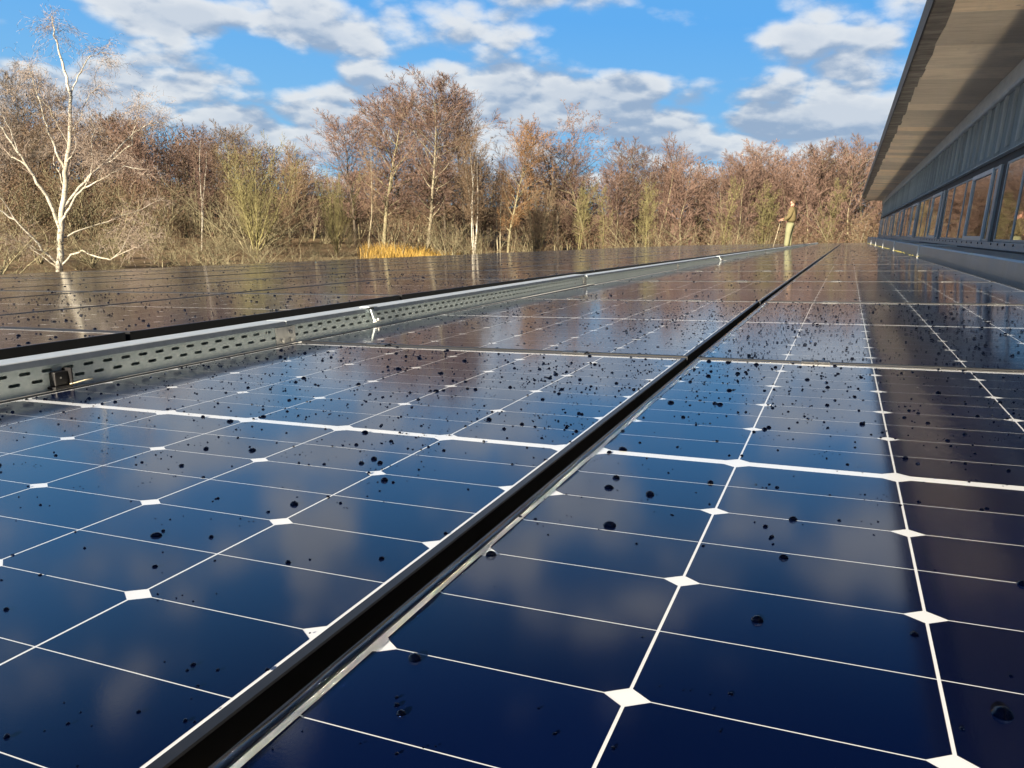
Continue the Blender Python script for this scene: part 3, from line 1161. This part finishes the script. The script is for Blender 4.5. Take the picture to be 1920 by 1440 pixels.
def grow(rng, spec):
    """recursive branching; returns (limb segments, twig segments)"""
    limbs, twigs = [], []
    mx_l = spec['levels']

    def br(p, d, L, r, lv):
        n = spec['n'][lv]
        sg = L / n
        x, y, z = p
        dx, dy, dz = d
        wob, trop = spec['wob'][lv], spec['trop'][lv]
        r0 = r
        az = rng.uniform(0, 6.28)
        for i in range(n):
            t = (i + 1) / n
            dx += rng.gauss(0, wob)
            dy += rng.gauss(0, wob)
            dz += rng.gauss(0, wob) + trop * (1 if lv < mx_l or spec.get('droop', 0) == 0 else -spec['droop'])
            m = math.sqrt(dx * dx + dy * dy + dz * dz) or 1
            dx, dy, dz = dx / m, dy / m, dz / m
            r1 = max(r * (1 - t * spec['taper']), spec['rmin'])
            nx, ny, nz = x + dx * sg, y + dy * sg, z + dz * sg
            ov = 0.25 * r1
            (limbs if lv <= spec['limb'] else twigs).append((x, y, z, nx + dx * ov, ny + dy * ov, nz + dz * ov, r0, r1))
            x, y, z, r0 = nx, ny, nz, r1
            if lv < mx_l and t > spec['start'][lv]:
                rate = spec['rate'][lv]
                k = int(rate) + (1 if rng.random() < rate - int(rate) else 0)
                for _ in range(k):
                    az += 2.4 + rng.uniform(-.5, .5)
                    an = spec['ang'][lv] * rng.uniform(.7, 1.25)
                    # perpendicular frame
                    if abs(dz) < .95:
                        ax, ay, a_z = dy, -dx, 0.0
                    else:
                        ax, ay, a_z = 1.0, 0.0, 0.0
                    mm = math.sqrt(ax * ax + ay * ay + a_z * a_z)
                    ax, ay, a_z = ax / mm, ay / mm, a_z / mm
                    bx, by, bz = dy * a_z - dz * ay, dz * ax - dx * a_z, dx * ay - dy * ax
                    ca, sa = math.cos(az), math.sin(az)
                    ux, uy, uz = ax * ca + bx * sa, ay * ca + by * sa, a_z * ca + bz * sa
                    s_, c_ = math.sin(an), math.cos(an)
                    prof = spec['prof'](t) if lv == 0 else (1 - .55 * t)
                    br((x, y, z), (dx * c_ + ux * s_, dy * c_ + uy * s_, dz * c_ + uz * s_),
                       max(.12, L * spec['ratio'][lv] * prof * rng.uniform(.65, 1.2)), max(r1 * spec['rr'], spec['rmin']), lv + 1)

    for st in spec['stems']:
        br(st[0], st[1], st[2], st[3], 0)
    return limbs, twigs


def to_mesh(name, limbs, twigs, kl=6, kt=3):
    out = []
    for segs, k, nm in ((limbs, kl, 'trunk'), (twigs, kt, 'crown')):
        v, f = tubes(segs, k)
        out.append((v, f))
    return out


def spec_alder(rng, H=10.0, spread=.30, dens=1.0):
    return dict(stems=[((0, 0, -.2), (rng.gauss(0, .03), rng.gauss(0, .03), 1), H, .115)], levels=3, limb=1,
                n=[16, 6, 4, 1], wob=[.035, .09, .10, .10], trop=[.02, .085, .06, .05], taper=.9, rmin=.0080,
                start=[.22, .12, .0, 0], rate=[3.0 * dens, 2.7, 3.2, 0], ang=[.95, .7, .62, 0], ratio=[spread + .06, .46, .62, 0], rr=.5,
                prof=lambda t: (.55 + 1.0 * (t - .26)) if t < .6 else (.95 - 1.15 * (t - .6)))


def spec_thicket(rng, H=7.5, dens=1.0):
    st = []
    for i in range(rng.choice((2, 3, 3))):
        a = rng.uniform(0, 6.28)
        l = rng.uniform(.05, .22)
        st.append(((.03 * math.cos(a), .03 * math.sin(a), -.2), (l * math.cos(a), l * math.sin(a), 1), H * rng.uniform(.8, 1.0), .062))
    return dict(stems=st, levels=3, limb=0, n=[12, 5, 3, 1], wob=[.06, .10, .12, .1], trop=[.03, .10, .09, .08], taper=.9, rmin=.0080,
                start=[.12, .1, .0, 0], rate=[2.2 * dens, 2.3, 2.7, 0], ang=[.65, .6, .55, 0], ratio=[.32, .48, .70, 0], rr=.5,
                prof=lambda t: .75 + .5 * t if t < .6 else 1.05 - .9 * (t - .6))


def spec_willow(rng, H=7.0):
    st = []
    for i in range(9):
        a = 6.28 * i / 9 + rng.uniform(-.3, .3)
        l = rng.uniform(.08, .62)
        st.append(((.03 * math.cos(a), .03 * math.sin(a), -.2), (l * math.cos(a), l * math.sin(a), 1), H * rng.uniform(.75, 1.05) / math.sqrt(1 + l * l * .4), .062))
    return dict(stems=st, levels=3, limb=1, n=[10, 6, 3, 1], wob=[.05, .08, .10, .1], trop=[.02, .07, .05, .03], taper=.9, rmin=.0080,
                start=[.15, .1, .0, 0], rate=[1.6, 1.5, 1.6, 0], ang=[.55, .55, .7, 0], ratio=[.42, .45, .45, 0], rr=.55,
                prof=lambda t: 1.0 - .45 * t)


def spec_slim(rng, H=9.0, n=1, lean=.1):
    st = []
    for i in range(n):
        a = rng.uniform(0, 6.28)
        l = lean * rng.uniform(.3, 1.2)
        st.append(((.03 * math.cos(a) * (n > 1), .03 * math.sin(a) * (n > 1), -.2), (l * math.cos(a), l * math.sin(a), 1), H * rng.uniform(.8, 1.0), .075))
    return dict(stems=st, levels=3, limb=0, n=[14, 5, 3, 1], wob=[.04, .10, .13, .1], trop=[.03, .08, .04, .0], taper=.9, rmin=.009,
                start=[.30, .12, .0, 0], rate=[1.9, 2.0, 2.4, 0], ang=[.65, .7, .8, 0], ratio=[.24, .45, .5, 0], rr=.45,
                prof=lambda t: .7 + .6 * t if t < .65 else 1.1 - 1.2 * (t - .65))


def spec_round(rng, H=9.5):
    return dict(stems=[((0, 0, -.2), (.02, .0, 1), H * .82, .16)], levels=4, limb=1, n=[9, 7, 4, 3, 1], wob=[.06, .13, .16, .16, .1],
                trop=[.02, .06, .03, .02, 0], taper=.85, rmin=.0090,
                start=[.35, .25, .15, .0, 0], rate=[2.3, 1.9, 1.7, 2.2, 0], ang=[.95, .75, .8, .9, 0], ratio=[.52, .48, .48, .5, 0], rr=.6,
                prof=lambda t: 1.15 - .5 * abs(t - .6))


def make_variant(seed, fn, *a):
    rng = random.Random(seed)
    l, t = grow(rng, fn(rng, *a))
    return np.array(l), np.array(t)


VAR = {
    'alder': [make_variant(s, spec_alder) for s in (1, 2, 3)],
    'thicket': [make_variant(s, spec_thicket) for s in (11, 12, 13, 14)],
    'willow': [make_variant(s, spec_willow) for s in (21, 22)],
    'slim': [make_variant(31, spec_slim), make_variant(32, spec_slim, 9.0, 2, .14), make_variant(33, spec_slim, 9.0, 5, .10)],
    'round': [make_variant(s, spec_round) for s in (41,)],
}
MESHC = {}
for kk, vv_ in VAR.items():
    print('VAR', kk, [(len(a_), len(b_), round(float(b_[:, 5].max()), 1), round(float(np.abs(b_[:, 3]).max()), 1)) for a_, b_ in vv_])


def height(var):
    return max(var[0][:, 5].max(), var[1][:, 5].max())


def tree_meshes(kind, i):
    key = (kind, i)
    if key not in MESHC:
        l, t = VAR[kind][i]
        v, f = tubes(l, 6)
        a = mesh_np('trunk', v, f, 'bark_dark', True)
        v, f = ribbons(t, 3)
        b = mesh_np('crown', v, f, 'twig_red')
        MESHC[key] = (a, b)
    return MESHC[key]


def with_mat(o, mat):
    o.material_slots[0].link = 'OBJECT'
    o.material_slots[0].material = MATS[mat]
    return o


def ray_dir(px, py=440.0):
    f = 1469.72
    return (FWD + RIGHT * ((px - 960) / f) - UP * ((py - 720) / f))


def place(px, dist):
    """ground point seen in direction px at that depth along the view"""
    d = ray_dir(px)
    p = CAM + d * dist
    return p.x, p.y


def hor(px):
    return 329 + 0.069 * px


def plant(kind, i, bk, tw, px, dist, ytop, name, label, group=None, rz=None, cat='tree', wide=1.0):
    x, y = place(px, dist)
    H = (hor(px) - ytop) / 1469.7 * dist + CAM.z - GROUND
    s = H / height(VAR[kind][i])
    root = empty(name, None, (x, y, GROUND))
    root.rotation_euler.z = RNG.uniform(0, 6.28) if rz is None else rz
    root.scale = (s * wide, s * wide, s)
    tag(root, label, cat, group)
    a, b = tree_meshes(kind, i)
    with_mat(obj('trunk', a, root), bk)
    with_mat(obj('crown', b, root), tw)
    return root


# the white birch close behind the left roof edge: limbs laid out one by one
def birch():
    dist = 31.0
    x0, y0 = place(108, dist)
    k = dist / 1469.7

    def L(pts, depth):
        out = []
        n = len(pts)
        for i, (u, v) in enumerate(pts):
            out.append(((u - 108) * k, depth * (i / (n - 1)) ** 1.2, (500 - v) * k * (.965 if v < 300 else 1.0)))
        return out
    lim = [
        ([(108, 512), (110, 470), (112, 430), (116, 390), (121, 350), (128, 300), (134, 250), (138, 205), (137, 170), (131, 135), (122, 95), (113, 62), (108, 28)], .5, .155),
        ([(112, 425), (104, 385), (92, 350), (76, 315), (62, 275), (45, 240), (24, 205), (4, 165), (-14, 130)], -1.6, .085),
        ([(125, 318), (112, 285), (92, 250), (74, 212), (60, 170), (44, 135), (30, 108)], 1.4, .062),
        ([(119, 385), (138, 352), (160, 322), (184, 288), (208, 252), (232, 222), (252, 204), (278, 198)], 1.8, .072),
        ([(115, 408), (132, 388), (152, 362), (178, 342), (210, 328), (242, 312), (275, 300), (312, 297)], -1.9, .066),
        ([(110, 488), (134, 466), (160, 458), (190, 466), (220, 468), (244, 452), (262, 425), (280, 392)], -1.2, .052),
        ([(230, 462), (262, 448), (292, 438), (322, 427)], -1.6, .028),
        ([(107, 492), (92, 468), (74, 440), (50, 408), (28, 388), (2, 374), (-20, 366)], -1.5, .060),
        ([(78, 318), (54, 300), (28, 286), (2, 266), (-18, 248)], 1.2, .040),
        ([(137, 180), (143, 150), (152, 120), (166, 92), (182, 82), (192, 96)], .9, .034),
        ([(128, 300), (142, 280), (158, 262), (164, 236), (160, 208)], -1.0, .034),
        ([(107, 500), (84, 484), (58, 472), (28, 462), (-6, 448)], 1.3, .042),
        ([(160, 322), (172, 290), (176, 256), (190, 228), (188, 200)], -.9, .034),
        ([(184, 290), (214, 268), (240, 248), (252, 214), (262, 188), (270, 170)], -.6, .034),
        ([(62, 275), (58, 240), (44, 205), (40, 180)], -.6, .026),
        ([(121, 350), (108, 322), (88, 300), (80, 268), (84, 240)], 1.5, .034),
        ([(135, 240), (148, 214), (150, 190), (158, 160), (170, 140)], 1.0, .032),
        ([(133, 260), (122, 226), (116, 196), (102, 172), (104, 140)], -1.2, .032),
        ([(178, 342), (196, 318), (222, 300), (236, 282)], -.8, .028),
        ([(210, 328), (230, 308), (236, 286), (244, 270)], -1.8, .022),
        ([(112, 440), (140, 420), (176, 402), (214, 384), (262, 352)], 2.2, .042),
        ([(50, 408), (44, 380), (26, 350), (14, 320)], -1.0, .026),
        ([(92, 468), (72, 452), (40, 440), (8, 420)], -1.4, .026),
    ]
    limbs, twigs = [], []
    rng = random.Random(5)
    sp_t = dict(levels=2, limb=-1, n=[5, 4, 2], wob=[.16, .22, .28], trop=[.03, -.04, -.10], taper=.8, rmin=.0042,
                start=[.1, .05, 0], rate=[.85, .75, 0], ang=[.6, .75, 0], ratio=[.5, .5, 0], rr=.55, prof=lambda t: 1.0)
    made = []
    LP = []
    for pts, dep, r in lim:
        P = [list(p) for p in L(pts, dep)]
        if made:
            near = min(made, key=lambda p: (p[0] - P[0][0]) ** 2 + (p[2] - P[0][2]) ** 2)
            off = near[1]
            P[0] = [near[0], near[1], near[2]]
            for p in P[1:]:
                p[1] += off
        LP.append((P, r))
    # (parents are listed before their side limbs)
        for a, b in zip(P[:-1], P[1:]):
            made += [[a[q] + (b[q] - a[q]) * j / 6 for q in range(3)] for j in range(6)]
    for P, r in LP:
        # resample and roughen
        Q = []
        for a, b in zip(P[:-1], P[1:]):
            for j in range(3):
                t = j / 3
                Q.append([a[q] + (b[q] - a[q]) * t + (rng.gauss(0, .020) if Q else 0) for q in range(3)])
        Q.append(list(P[-1]))
        n = len(Q)
        for i in range(n - 1):
            r0 = max(.009, .90 * r * (1 - .88 * i / (n - 1)))
            r1 = max(.009, .90 * r * (1 - .88 * (i + 1) / (n - 1)))
            dv = np.array(Q[i + 1]) - np.array(Q[i])
            e = np.array(Q[i + 1]) + dv * .06
            limbs.append((*Q[i], *e, r0, r1))
            t = i / (n - 1)
            if t > .30 and rng.random() < .62:
                a = rng.uniform(0, 6.28)
                dn_ = dv / (np.linalg.norm(dv) + 1e-9)
                d = dn_ * .75 + np.array((math.cos(a), math.sin(a) * .9, .55)) * .7
                sp_t['stems'] = [(tuple(Q[i]), tuple(d), rng.uniform(.5, 1.35) * (1.15 - .3 * t), max(.013, r1 * .42))]
                l2, t2 = grow(rng, sp_t)
                twigs += t2
    # hanging switches at the top and on the right-hand end
    for P, r in LP:
        for _ in range(40):
            a, b = P[-1], P[-2]
            t = rng.random()
            p = [a[q] + (b[q] - a[q]) * t * 1.2 + rng.gauss(0, .12) for q in range(3)]
            d = (rng.gauss(0, .8), rng.gauss(0, .8), rng.uniform(-.2, 1.0))
            sp_t['stems'] = [(tuple(p), d, rng.uniform(.4, .95), .006)]
            sp2 = dict(sp_t, trop=[-.16, -.2, -.25], rmin=.0036)
            l2, t2 = grow(rng, sp2)
            twigs += t2
    ang = math.atan2(RIGHT.y, RIGHT.x)
    root = empty('birch_tree', None, (x0, y0, GROUND))
    root.rotation_euler.z = ang
    tag(root, 'bare white-barked birch with wide crooked limbs close behind the left roof edge', 'tree')
    v, f = tubes(np.array(limbs), 8)
    # base at the ground, the limb coordinates start at roof-edge sight height
    zoff = (CAM.z - GROUND) - (500 - hor(108)) * k
    v[:, 2] += zoff
    obj('trunk', mesh_np('trunk', v, f, 'bark_birch', True), root)
    v, f = ribbons(np.array(twigs), 4, 0.95)
    v[:, 2] += zoff
    obj('crown', mesh_np('crown', v, f, 'twig_birch'), root)


birch()

LEFTW = 'trees at the left of the wood'
plant('slim', 1, 'bark_birch', 'twig_red', 378, 50, 232, 'birch_tree', 'slender forked birch with pale stems and reddish crown, left of the olive bush')
plant('willow', 0, 'bark_olive', 'twig_olive', 480, 46, 238, 'willow_bush', 'wide olive-green bare bush with many stems fanning from one base')
plant('willow', 1, 'bark_olive', 'twig_olive', 632, 52, 300, 'willow_bush', 'narrow olive bush of upright stems just left of the golden reeds', wide=.55)
plant('alder', 0, 'bark_grey_olive', 'twig_red', 722, 60, 158, 'alder_tree', 'tall reddish tree behind the left end of the golden reeds', wide=1.35)
plant('alder', 1, 'bark_pale', 'twig_red', 800, 57, 136, 'alder_tree', 'tallest bare tree in the middle, pale trunk rising from golden reeds', wide=1.3)
plant('alder', 2, 'bark_dark', 'twig_red', 668, 63, 205, 'alder_tree', 'lower reddish tree at the left flank of the tall middle group', wide=1.35, rz=1.2)
plant('alder', 0, 'bark_dark', 'twig_red', 762, 64, 172, 'alder_tree', 'reddish tree between the two tallest trees of the middle group', wide=1.2, rz=2.2)
plant('alder', 1, 'bark_dark', 'twig_brown', 838, 65, 178, 'alder_tree', 'brown tree just right behind the tallest pale-trunked tree', wide=1.2, rz=4.2)
plant('alder', 2, 'bark_dark', 'twig_red', 872, 61, 160, 'alder_tree', 'tall narrow dark tree right of the tallest one', wide=.8)
plant('slim', 2, 'bark_birch', 'twig_brown', 893, 48, 240, 'birch_clump', 'clump of slim white birch stems right of the golden reeds')
plant('alder', 1, 'bark_grey_olive', 'twig_orange', 955, 60, 222, 'alder_tree', 'orange-brown bare tree between the birch clump and the round-crowned tree', rz=2.0, wide=1.1)
plant('round', 0, 'bark_dark', 'twig_red', 1048, 66, 192, 'round_tree', 'broad round-crowned dark tree against the clouds right of the middle', wide=1.1)
plant('slim', 0, 'bark_pale', 'twig_brown', 692, 52, 250, 'young_tree', 'thin pale young tree standing left of the tall pale trunk')
plant('slim', 1, 'bark_pale', 'twig_brown', 940, 50, 300, 'young_tree', 'leaning pair of pale thin stems right of the birch clump')
plant('willow', 0, 'bark_grey_olive', 'twig_brown', 1010, 56, 318, 'bare_bush', 'brown bare bush below the round-crowned tree', rz=1.0, wide=.8)
plant('alder', 2, 'bark_dark', 'twig_grey', 14, 58, 118, 'bare_tree', 'tall grey bare tree behind the white birch at the picture edge')
plant('alder', 0, 'bark_dark', 'twig_brown', 62, 64, 150, 'bare_tree', 'brown bare tree directly behind the white birch top', rz=1.0)
plant('alder', 1, 'bark_dark', 'twig_brown', 205, 62, 205, 'bare_tree', 'brown bare tree behind the right-hand limbs of the white birch', rz=3.0, wide=1.2)
plant('thicket', 0, 'bark_dark', 'twig_red', 285, 60, 205, 'bare_tree', 'dark reddish tree between the white birch and the forked slender birch', wide=1.3)
plant('alder', 2, 'bark_grey_olive', 'twig_brown', 425, 64, 228, 'bare_tree', 'brown bare tree behind the left half of the olive bush', rz=4.0, wide=1.2)
plant('thicket', 2, 'bark_grey_olive', 'twig_brown', 545, 62, 262, 'bare_tree', 'brown bushy tree behind the right half of the olive bush', wide=1.2)
right = [(1105, 62, 262, 'alder', 0), (1152, 60, 285, 'thicket', 1), (1196, 63, 262, 'alder', 2), (1242, 62, 250, 'thicket', 2), (1290, 61, 285, 'thicket', 3),
         (1334, 63, 284, 'alder', 1), (1380, 61, 282, 'thicket', 0), (1425, 64, 292, 'thicket', 1), (1468, 66, 270, 'alder', 0), (1512, 63, 278, 'thicket', 2),
         (1552, 68, 262, 'alder', 1), (1592, 65, 270, 'thicket', 3), (1628, 70, 258, 'alder', 2), (1668, 66, 268, 'thicket', 0)]
desc = ['reddish bare tree just right of the round-crowned tree', 'low reddish bushy tree, second right of the round-crowned tree',
        'reddish upright tree, third right of the round-crowned tree', 'dense red-brown tree with the highest bushy top right of the middle',
        'red-brown bushy tree, fifth to the left of the standing man', 'thin upright red tree, fourth to the left of the standing man',
        'bushy red-brown tree, third to the left of the standing man', 'low bushy red-brown tree, second to the left of the standing man',
        'reddish upright tree directly behind the standing man', 'red-brown bushy tree just right of the standing man',
        'tall reddish tree, second to the right of the standing man', 'bushy red-brown tree left of the roof overhang tip',
        'tall red tree right behind the roof overhang tip', 'red-brown bushy tree behind the end wall of the building']
for (px, dist, yt, kd, i), lb in zip(right, desc):
    plant(kd, i, 'bark_grey_olive', 'twig_red', px, dist, yt, 'bare_tree', lb, 'red-brown trees at the right of the wood', wide=1.25)
sap = [(1135, 50, 345, 0), (1215, 51, 335, 1), (1352, 50, 330, 0), (1432, 52, 340, 1), (1545, 54, 335, 0), (1085, 52, 335, 1)]
sapd = ['olive-stemmed sapling in front of the low reddish bushy tree', 'olive-stemmed sapling pair in front of the dense red-brown tree',
        'single olive-stemmed sapling well left of the standing man', 'olive-stemmed sapling pair just left of the standing man',
        'olive-stemmed sapling just right of the standing man', 'olive-stemmed sapling pair below the round-crowned tree']
for (px, dist, yt, i), lb in zip(sap, sapd):
    plant('slim', i, 'bark_olive', 'twig_olive', px, dist, yt, 'sapling', lb, 'olive saplings along the wood edge', wide=.9)
plant('slim', 1, 'bark_birch', 'twig_brown', 1605, 62, 395, 'birch_sapling', 'tiny white-stemmed birch pair between the man and the building')

# far wood: many trees that read as one brown mass
SKY = [(-200, 190), (0, 175), (100, 190), (200, 205), (300, 208), (400, 230), (520, 250), (560, 275), (620, 300), (680, 290), (760, 270), (900, 290), (1000, 300), (1100, 300),
       (1200, 290), (1400, 290), (1500, 282), (1600, 272), (1760, 272), (2200, 260)]


def skyline(px):
    for (a, ya), (b, yb2) in zip(SKY[:-1], SKY[1:]):
        if a <= px <= b:
            return ya + (yb2 - ya) * (px - a) / (b - a)
    return 280


def mass(name, n, d0, d1, x0, x1, drop, kinds, kt, wid, label, cat, mat, keep, seed, fat=1.5):
    rng = random.Random(seed)
    VV, FF, MI, nb = [], [], [], 0
    for q in range(n):
        px = x0 + (x1 - x0) * (q + rng.random()) / n
        dist = rng.uniform(d0, d1)
        x, y = place(px, dist)
        yt = skyline(px) + drop(rng)
        H = max(1.2, (hor(px) - yt) / 1469.7 * dist + CAM.z - GROUND)
        if dist < 34 and 20 < px < 350:
            H = rng.uniform(.5, .9)
        kd = rng.choice(kinds)
        var = rng.choice(VAR[kd])
        s = H / height(var)
        w = s * wid * rng.uniform(.85, 1.2)
        a = rng.uniform(0, 6.28)
        c, sn = math.cos(a), math.sin(a)
        tw = var[1]
        idx = np.array([rng.random() < keep for _ in range(len(tw))])
        for segs, k in ((var[0], 4), (tw[idx], 0)):
            v, f = tubes(segs, k) if k else ribbons(segs, q, fat)
            v = np.stack([(v[:, 0] * c - v[:, 1] * sn) * w + x, (v[:, 0] * sn + v[:, 1] * c) * w + y, v[:, 2] * s + GROUND], 1)
            VV.append(v)
            FF.append(f + nb)
            MI.append(np.full(len(f), 1 if k else 0, dtype=np.int32))
            nb += len(v)
    me = mesh_np(name, np.concatenate(VV), np.concatenate(FF), mat)
    me.materials.append(MATS['bark_grey_olive'])
    me.polygons.foreach_set('material_index', np.concatenate(MI))
    o = obj(name, me)
    tag(o, label, cat, kind='stuff')
    return o


mass('woodland', 200, 66, 92, -260, 1800, lambda r: r.uniform(-4, 55), ['thicket', 'alder', 'thicket'], 3, 1.5,
     'dense far brown winter wood filling in behind the nearer trees', 'wood', 'wood_mass', .205, 5, 2.1)
mass('undergrowth', 200, 47, 66, -200, 1760, lambda r: r.uniform(90, 190), ['thicket', 'willow', 'thicket'], 3, 1.9,
     'low bare undergrowth along the foot of the trees', 'undergrowth', 'brush', .078, 9, 2.1)
mass('bramble', 140, 24, 48, -260, 690, lambda r: r.uniform(185, 255), ['thicket', 'willow'], 3, 2.6,
     'low tangle of bare brown brush around the foot of the white birch', 'brush', 'brush', .050, 19, 2.0)

# golden reeds
vs, fs = [], []
rr = random.Random(3)
for i in range(2600):
    px = rr.triangular(672, 885, 750)
    dist = rr.uniform(46, 55)
    x, y = place(px, dist)
    h = rr.uniform(.45, 1.15) * (1.0 if px < 800 else .75)
    a = rr.uniform(0, 6.28)
    b = len(vs)
    wd = rr.uniform(.010, .02)
    ux, uy = math.cos(a) * wd, math.sin(a) * wd
    lx, ly = rr.gauss(0, .22) * h, rr.gauss(0, .22) * h
    vs += [(x - ux, y - uy, GROUND), (x + ux, y + uy, GROUND), (x + lx * .4 + ux * .8, y + ly * .4 + uy * .8, GROUND + h * .65),
           (x + lx * .4 - ux * .8, y + ly * .4 - uy * .8, GROUND + h * .65), (x + lx, y + ly, GROUND + h)]
    fs.append((b, b + 1, b + 2, b + 3))
    fs.append((b + 3, b + 2, b + 4, b + 4))
f4 = np.array([f for f in fs if f[2] != f[3]])
f3 = np.array([f[:3] for f in fs if f[2] == f[3]])
o = obj('reeds', mesh_np('reeds', vs, [f4, f3], 'reed_gold'))
tag(o, 'patch of golden dry reeds at the foot of the tall middle trees', 'reeds', kind='stuff')


# ------------------------------------------------------------------ the man on the walkway
def skinned(name, verts, edges, radii, mat, parent, root=0, sub=2):
    me = bpy.data.meshes.new(name)
    me.from_pydata(verts, edges, [])
    o = obj(name, me, parent)
    md = o.modifiers.new('skin', 'SKIN')
    md.use_smooth_shade = True
    for i, r in enumerate(radii):
        sv_ = me.skin_vertices[0].data[i]
        sv_.radius = r if isinstance(r, tuple) else (r, r)
        sv_.use_root = (i == root)
    s = o.modifiers.new('sub', 'SUBSURF')
    s.levels = s.render_levels = sub
    me.materials.append(MATS[mat])
    return o


pm = PW(-1.68, 28.6, -0.115)
man = empty('person', None, pm)
man.rotation_euler.z = math.radians(92)         # local -Y is the way he faces; turned to look left over the roof
tag(man, 'man in an olive jacket and khaki trousers standing on the walkway, facing left', 'person')
# facing +Y locally
man.rotation_euler.z = math.radians(80)
# trousers: hips, thighs, calves
skinned('trousers', [(0, 0, .96), (.095, .0, .88), (.105, .015, .52), (.11, -.02, .11), (-.095, .0, .88), (-.105, .02, .52), (-.12, .02, .11), (0, 0, 1.04)],
        [(0, 1), (1, 2), (2, 3), (0, 4), (4, 5), (5, 6), (0, 7)], [(.17, .15), .13, .10, .09, .13, .10, .09, (.175, .15)], 'trouser_khaki', man)
# jacket: torso and both sleeves as one surface, collar, hanging hem
skinned('jacket', [(0, 0, .93), (0, -.01, 1.15), (0, -.02, 1.34), (0, .0, 1.47), (.19, -.02, 1.40), (.245, .03, 1.16), (.20, .22, 1.06), (-.19, -.02, 1.40), (-.25, .02, 1.15), (-.20, .20, 1.02), (0, -.09, 1.47)],
        [(0, 1), (1, 2), (2, 3), (2, 4), (4, 5), (5, 6), (2, 7), (7, 8), (8, 9), (3, 10)],
        [(.21, .18), (.205, .175), (.19, .155), .085, .092, .078, .062, .092, .078, .062, (.10, .085)], 'jacket_olive', man)
# head with nose, chin and ears in one skin
hd = MB()
body = skinned('head', [(0, .0, 1.45), (0, .015, 1.55), (0, .02, 1.64), (0, .015, 1.715), (0, .105, 1.615), (0, .075, 1.555), (.082, .0, 1.625), (-.082, .0, 1.625)],
               [(0, 1), (1, 2), (2, 3), (2, 4), (1, 5), (2, 6), (2, 7)], [.058, .060, (.078, .088), (.060, .072), .016, .030, (.010, .022), (.010, .022)], 'skin', man)
mb = MB()
# cap of short hair: upper half shell at the back of the skull
for i in range(7):
    for j in range(12):
        t = math.pi * .62 * i / 6
        p = 2 * math.pi * j / 12
        fwd = -math.sin(t) * math.sin(p)
        z = 1.655 + .098 * math.cos(t)
        if fwd < -.35:
            z = max(z, 1.690)
        mb.v.append((.094 * math.sin(t) * math.cos(p), .008 - .098 * fwd * -1 * -1, z))
for i in range(6):
    for j in range(12):
        mb.f.append((i * 12 + j, i * 12 + (j + 1) % 12, (i + 1) * 12 + (j + 1) % 12, (i + 1) * 12 + j))
mb.build('hair', 'hair_brown', man, smooth=True)
eb = MB()
for sx in (-.032, .032):
    eb.tube([(sx - .012, .098, 1.652), (sx + .012, .098, 1.652)], .006, 6)
eb.build('eyes', 'hair_brown', man)
# hands: palm with five bent fingers each


def hand(x, y, z, sx, point):
    vs = [(x, y - .02, z), (x, y + .035, z), (x, y + .075, z)]
    es = [(0, 1), (1, 2)]
    rs = [.028, (.036, .018), (.034, .015)]
    for q in range(4):
        ox = x + (q - 1.5) * .019
        ln = (.062, .074, .070, .055)[q]
        b = len(vs)
        bend = -.010 if (point and q == 1) else -.045
        vs += [(ox, y + .095, z), (ox, y + .095 + ln * .5, z + bend * .35), (ox, y + .095 + ln * (1.0 if bend > -.02 else .55), z + bend)]
        es += [(2, b), (b, b + 1), (b + 1, b + 2)]
        rs += [.0095, .0085, .0075]
    b = len(vs)
    vs += [(x - sx * .034, y + .04, z + .012), (x - sx * .045, y + .075, z + .016), (x - sx * .036, y + .098, z + .008)]
    es += [(1, b), (b, b + 1), (b + 1, b + 2)]
    rs += [.012, .010, .0085]
    return skinned('hand', vs, es, rs, 'skin', man, sub=1)


hand(.195, .255, 1.062, 1, True)
hand(-.195, .235, 1.015, -1, False)
for sx, yo in ((.11, -.02), (-.12, .02)):
    skinned('shoe', [(sx, yo - .06, .045), (sx, yo + .05, .050), (sx, yo + .17, .035), (sx, yo, .12)], [(0, 1), (1, 2), (1, 3)],
            [(.045, .045), (.05, .05), (.045, .032), .055], 'shoe_tan', man, sub=1)
# the thin pole he rests in front of him
sd = empty('measuring_pole', None, pm)
sd.rotation_euler.z = math.radians(80)
tag(sd, 'thin brown pole leaning down from the standing man\'s hand', 'pole')
mb = MB()
mb.tube([(-.20, .30, 1.00), (-.19, .37, .55), (-.18, .46, .02)], [.011, .011, .010], 8)
mb.build('shaft', 'bark_pale', sd, smooth=True)
mb = MB()
mb.tube([(-.2003, .298, 1.01), (-.1985, .312, .90)], .016, 8)
mb.build('grip', 'black_plastic', sd, smooth=True)
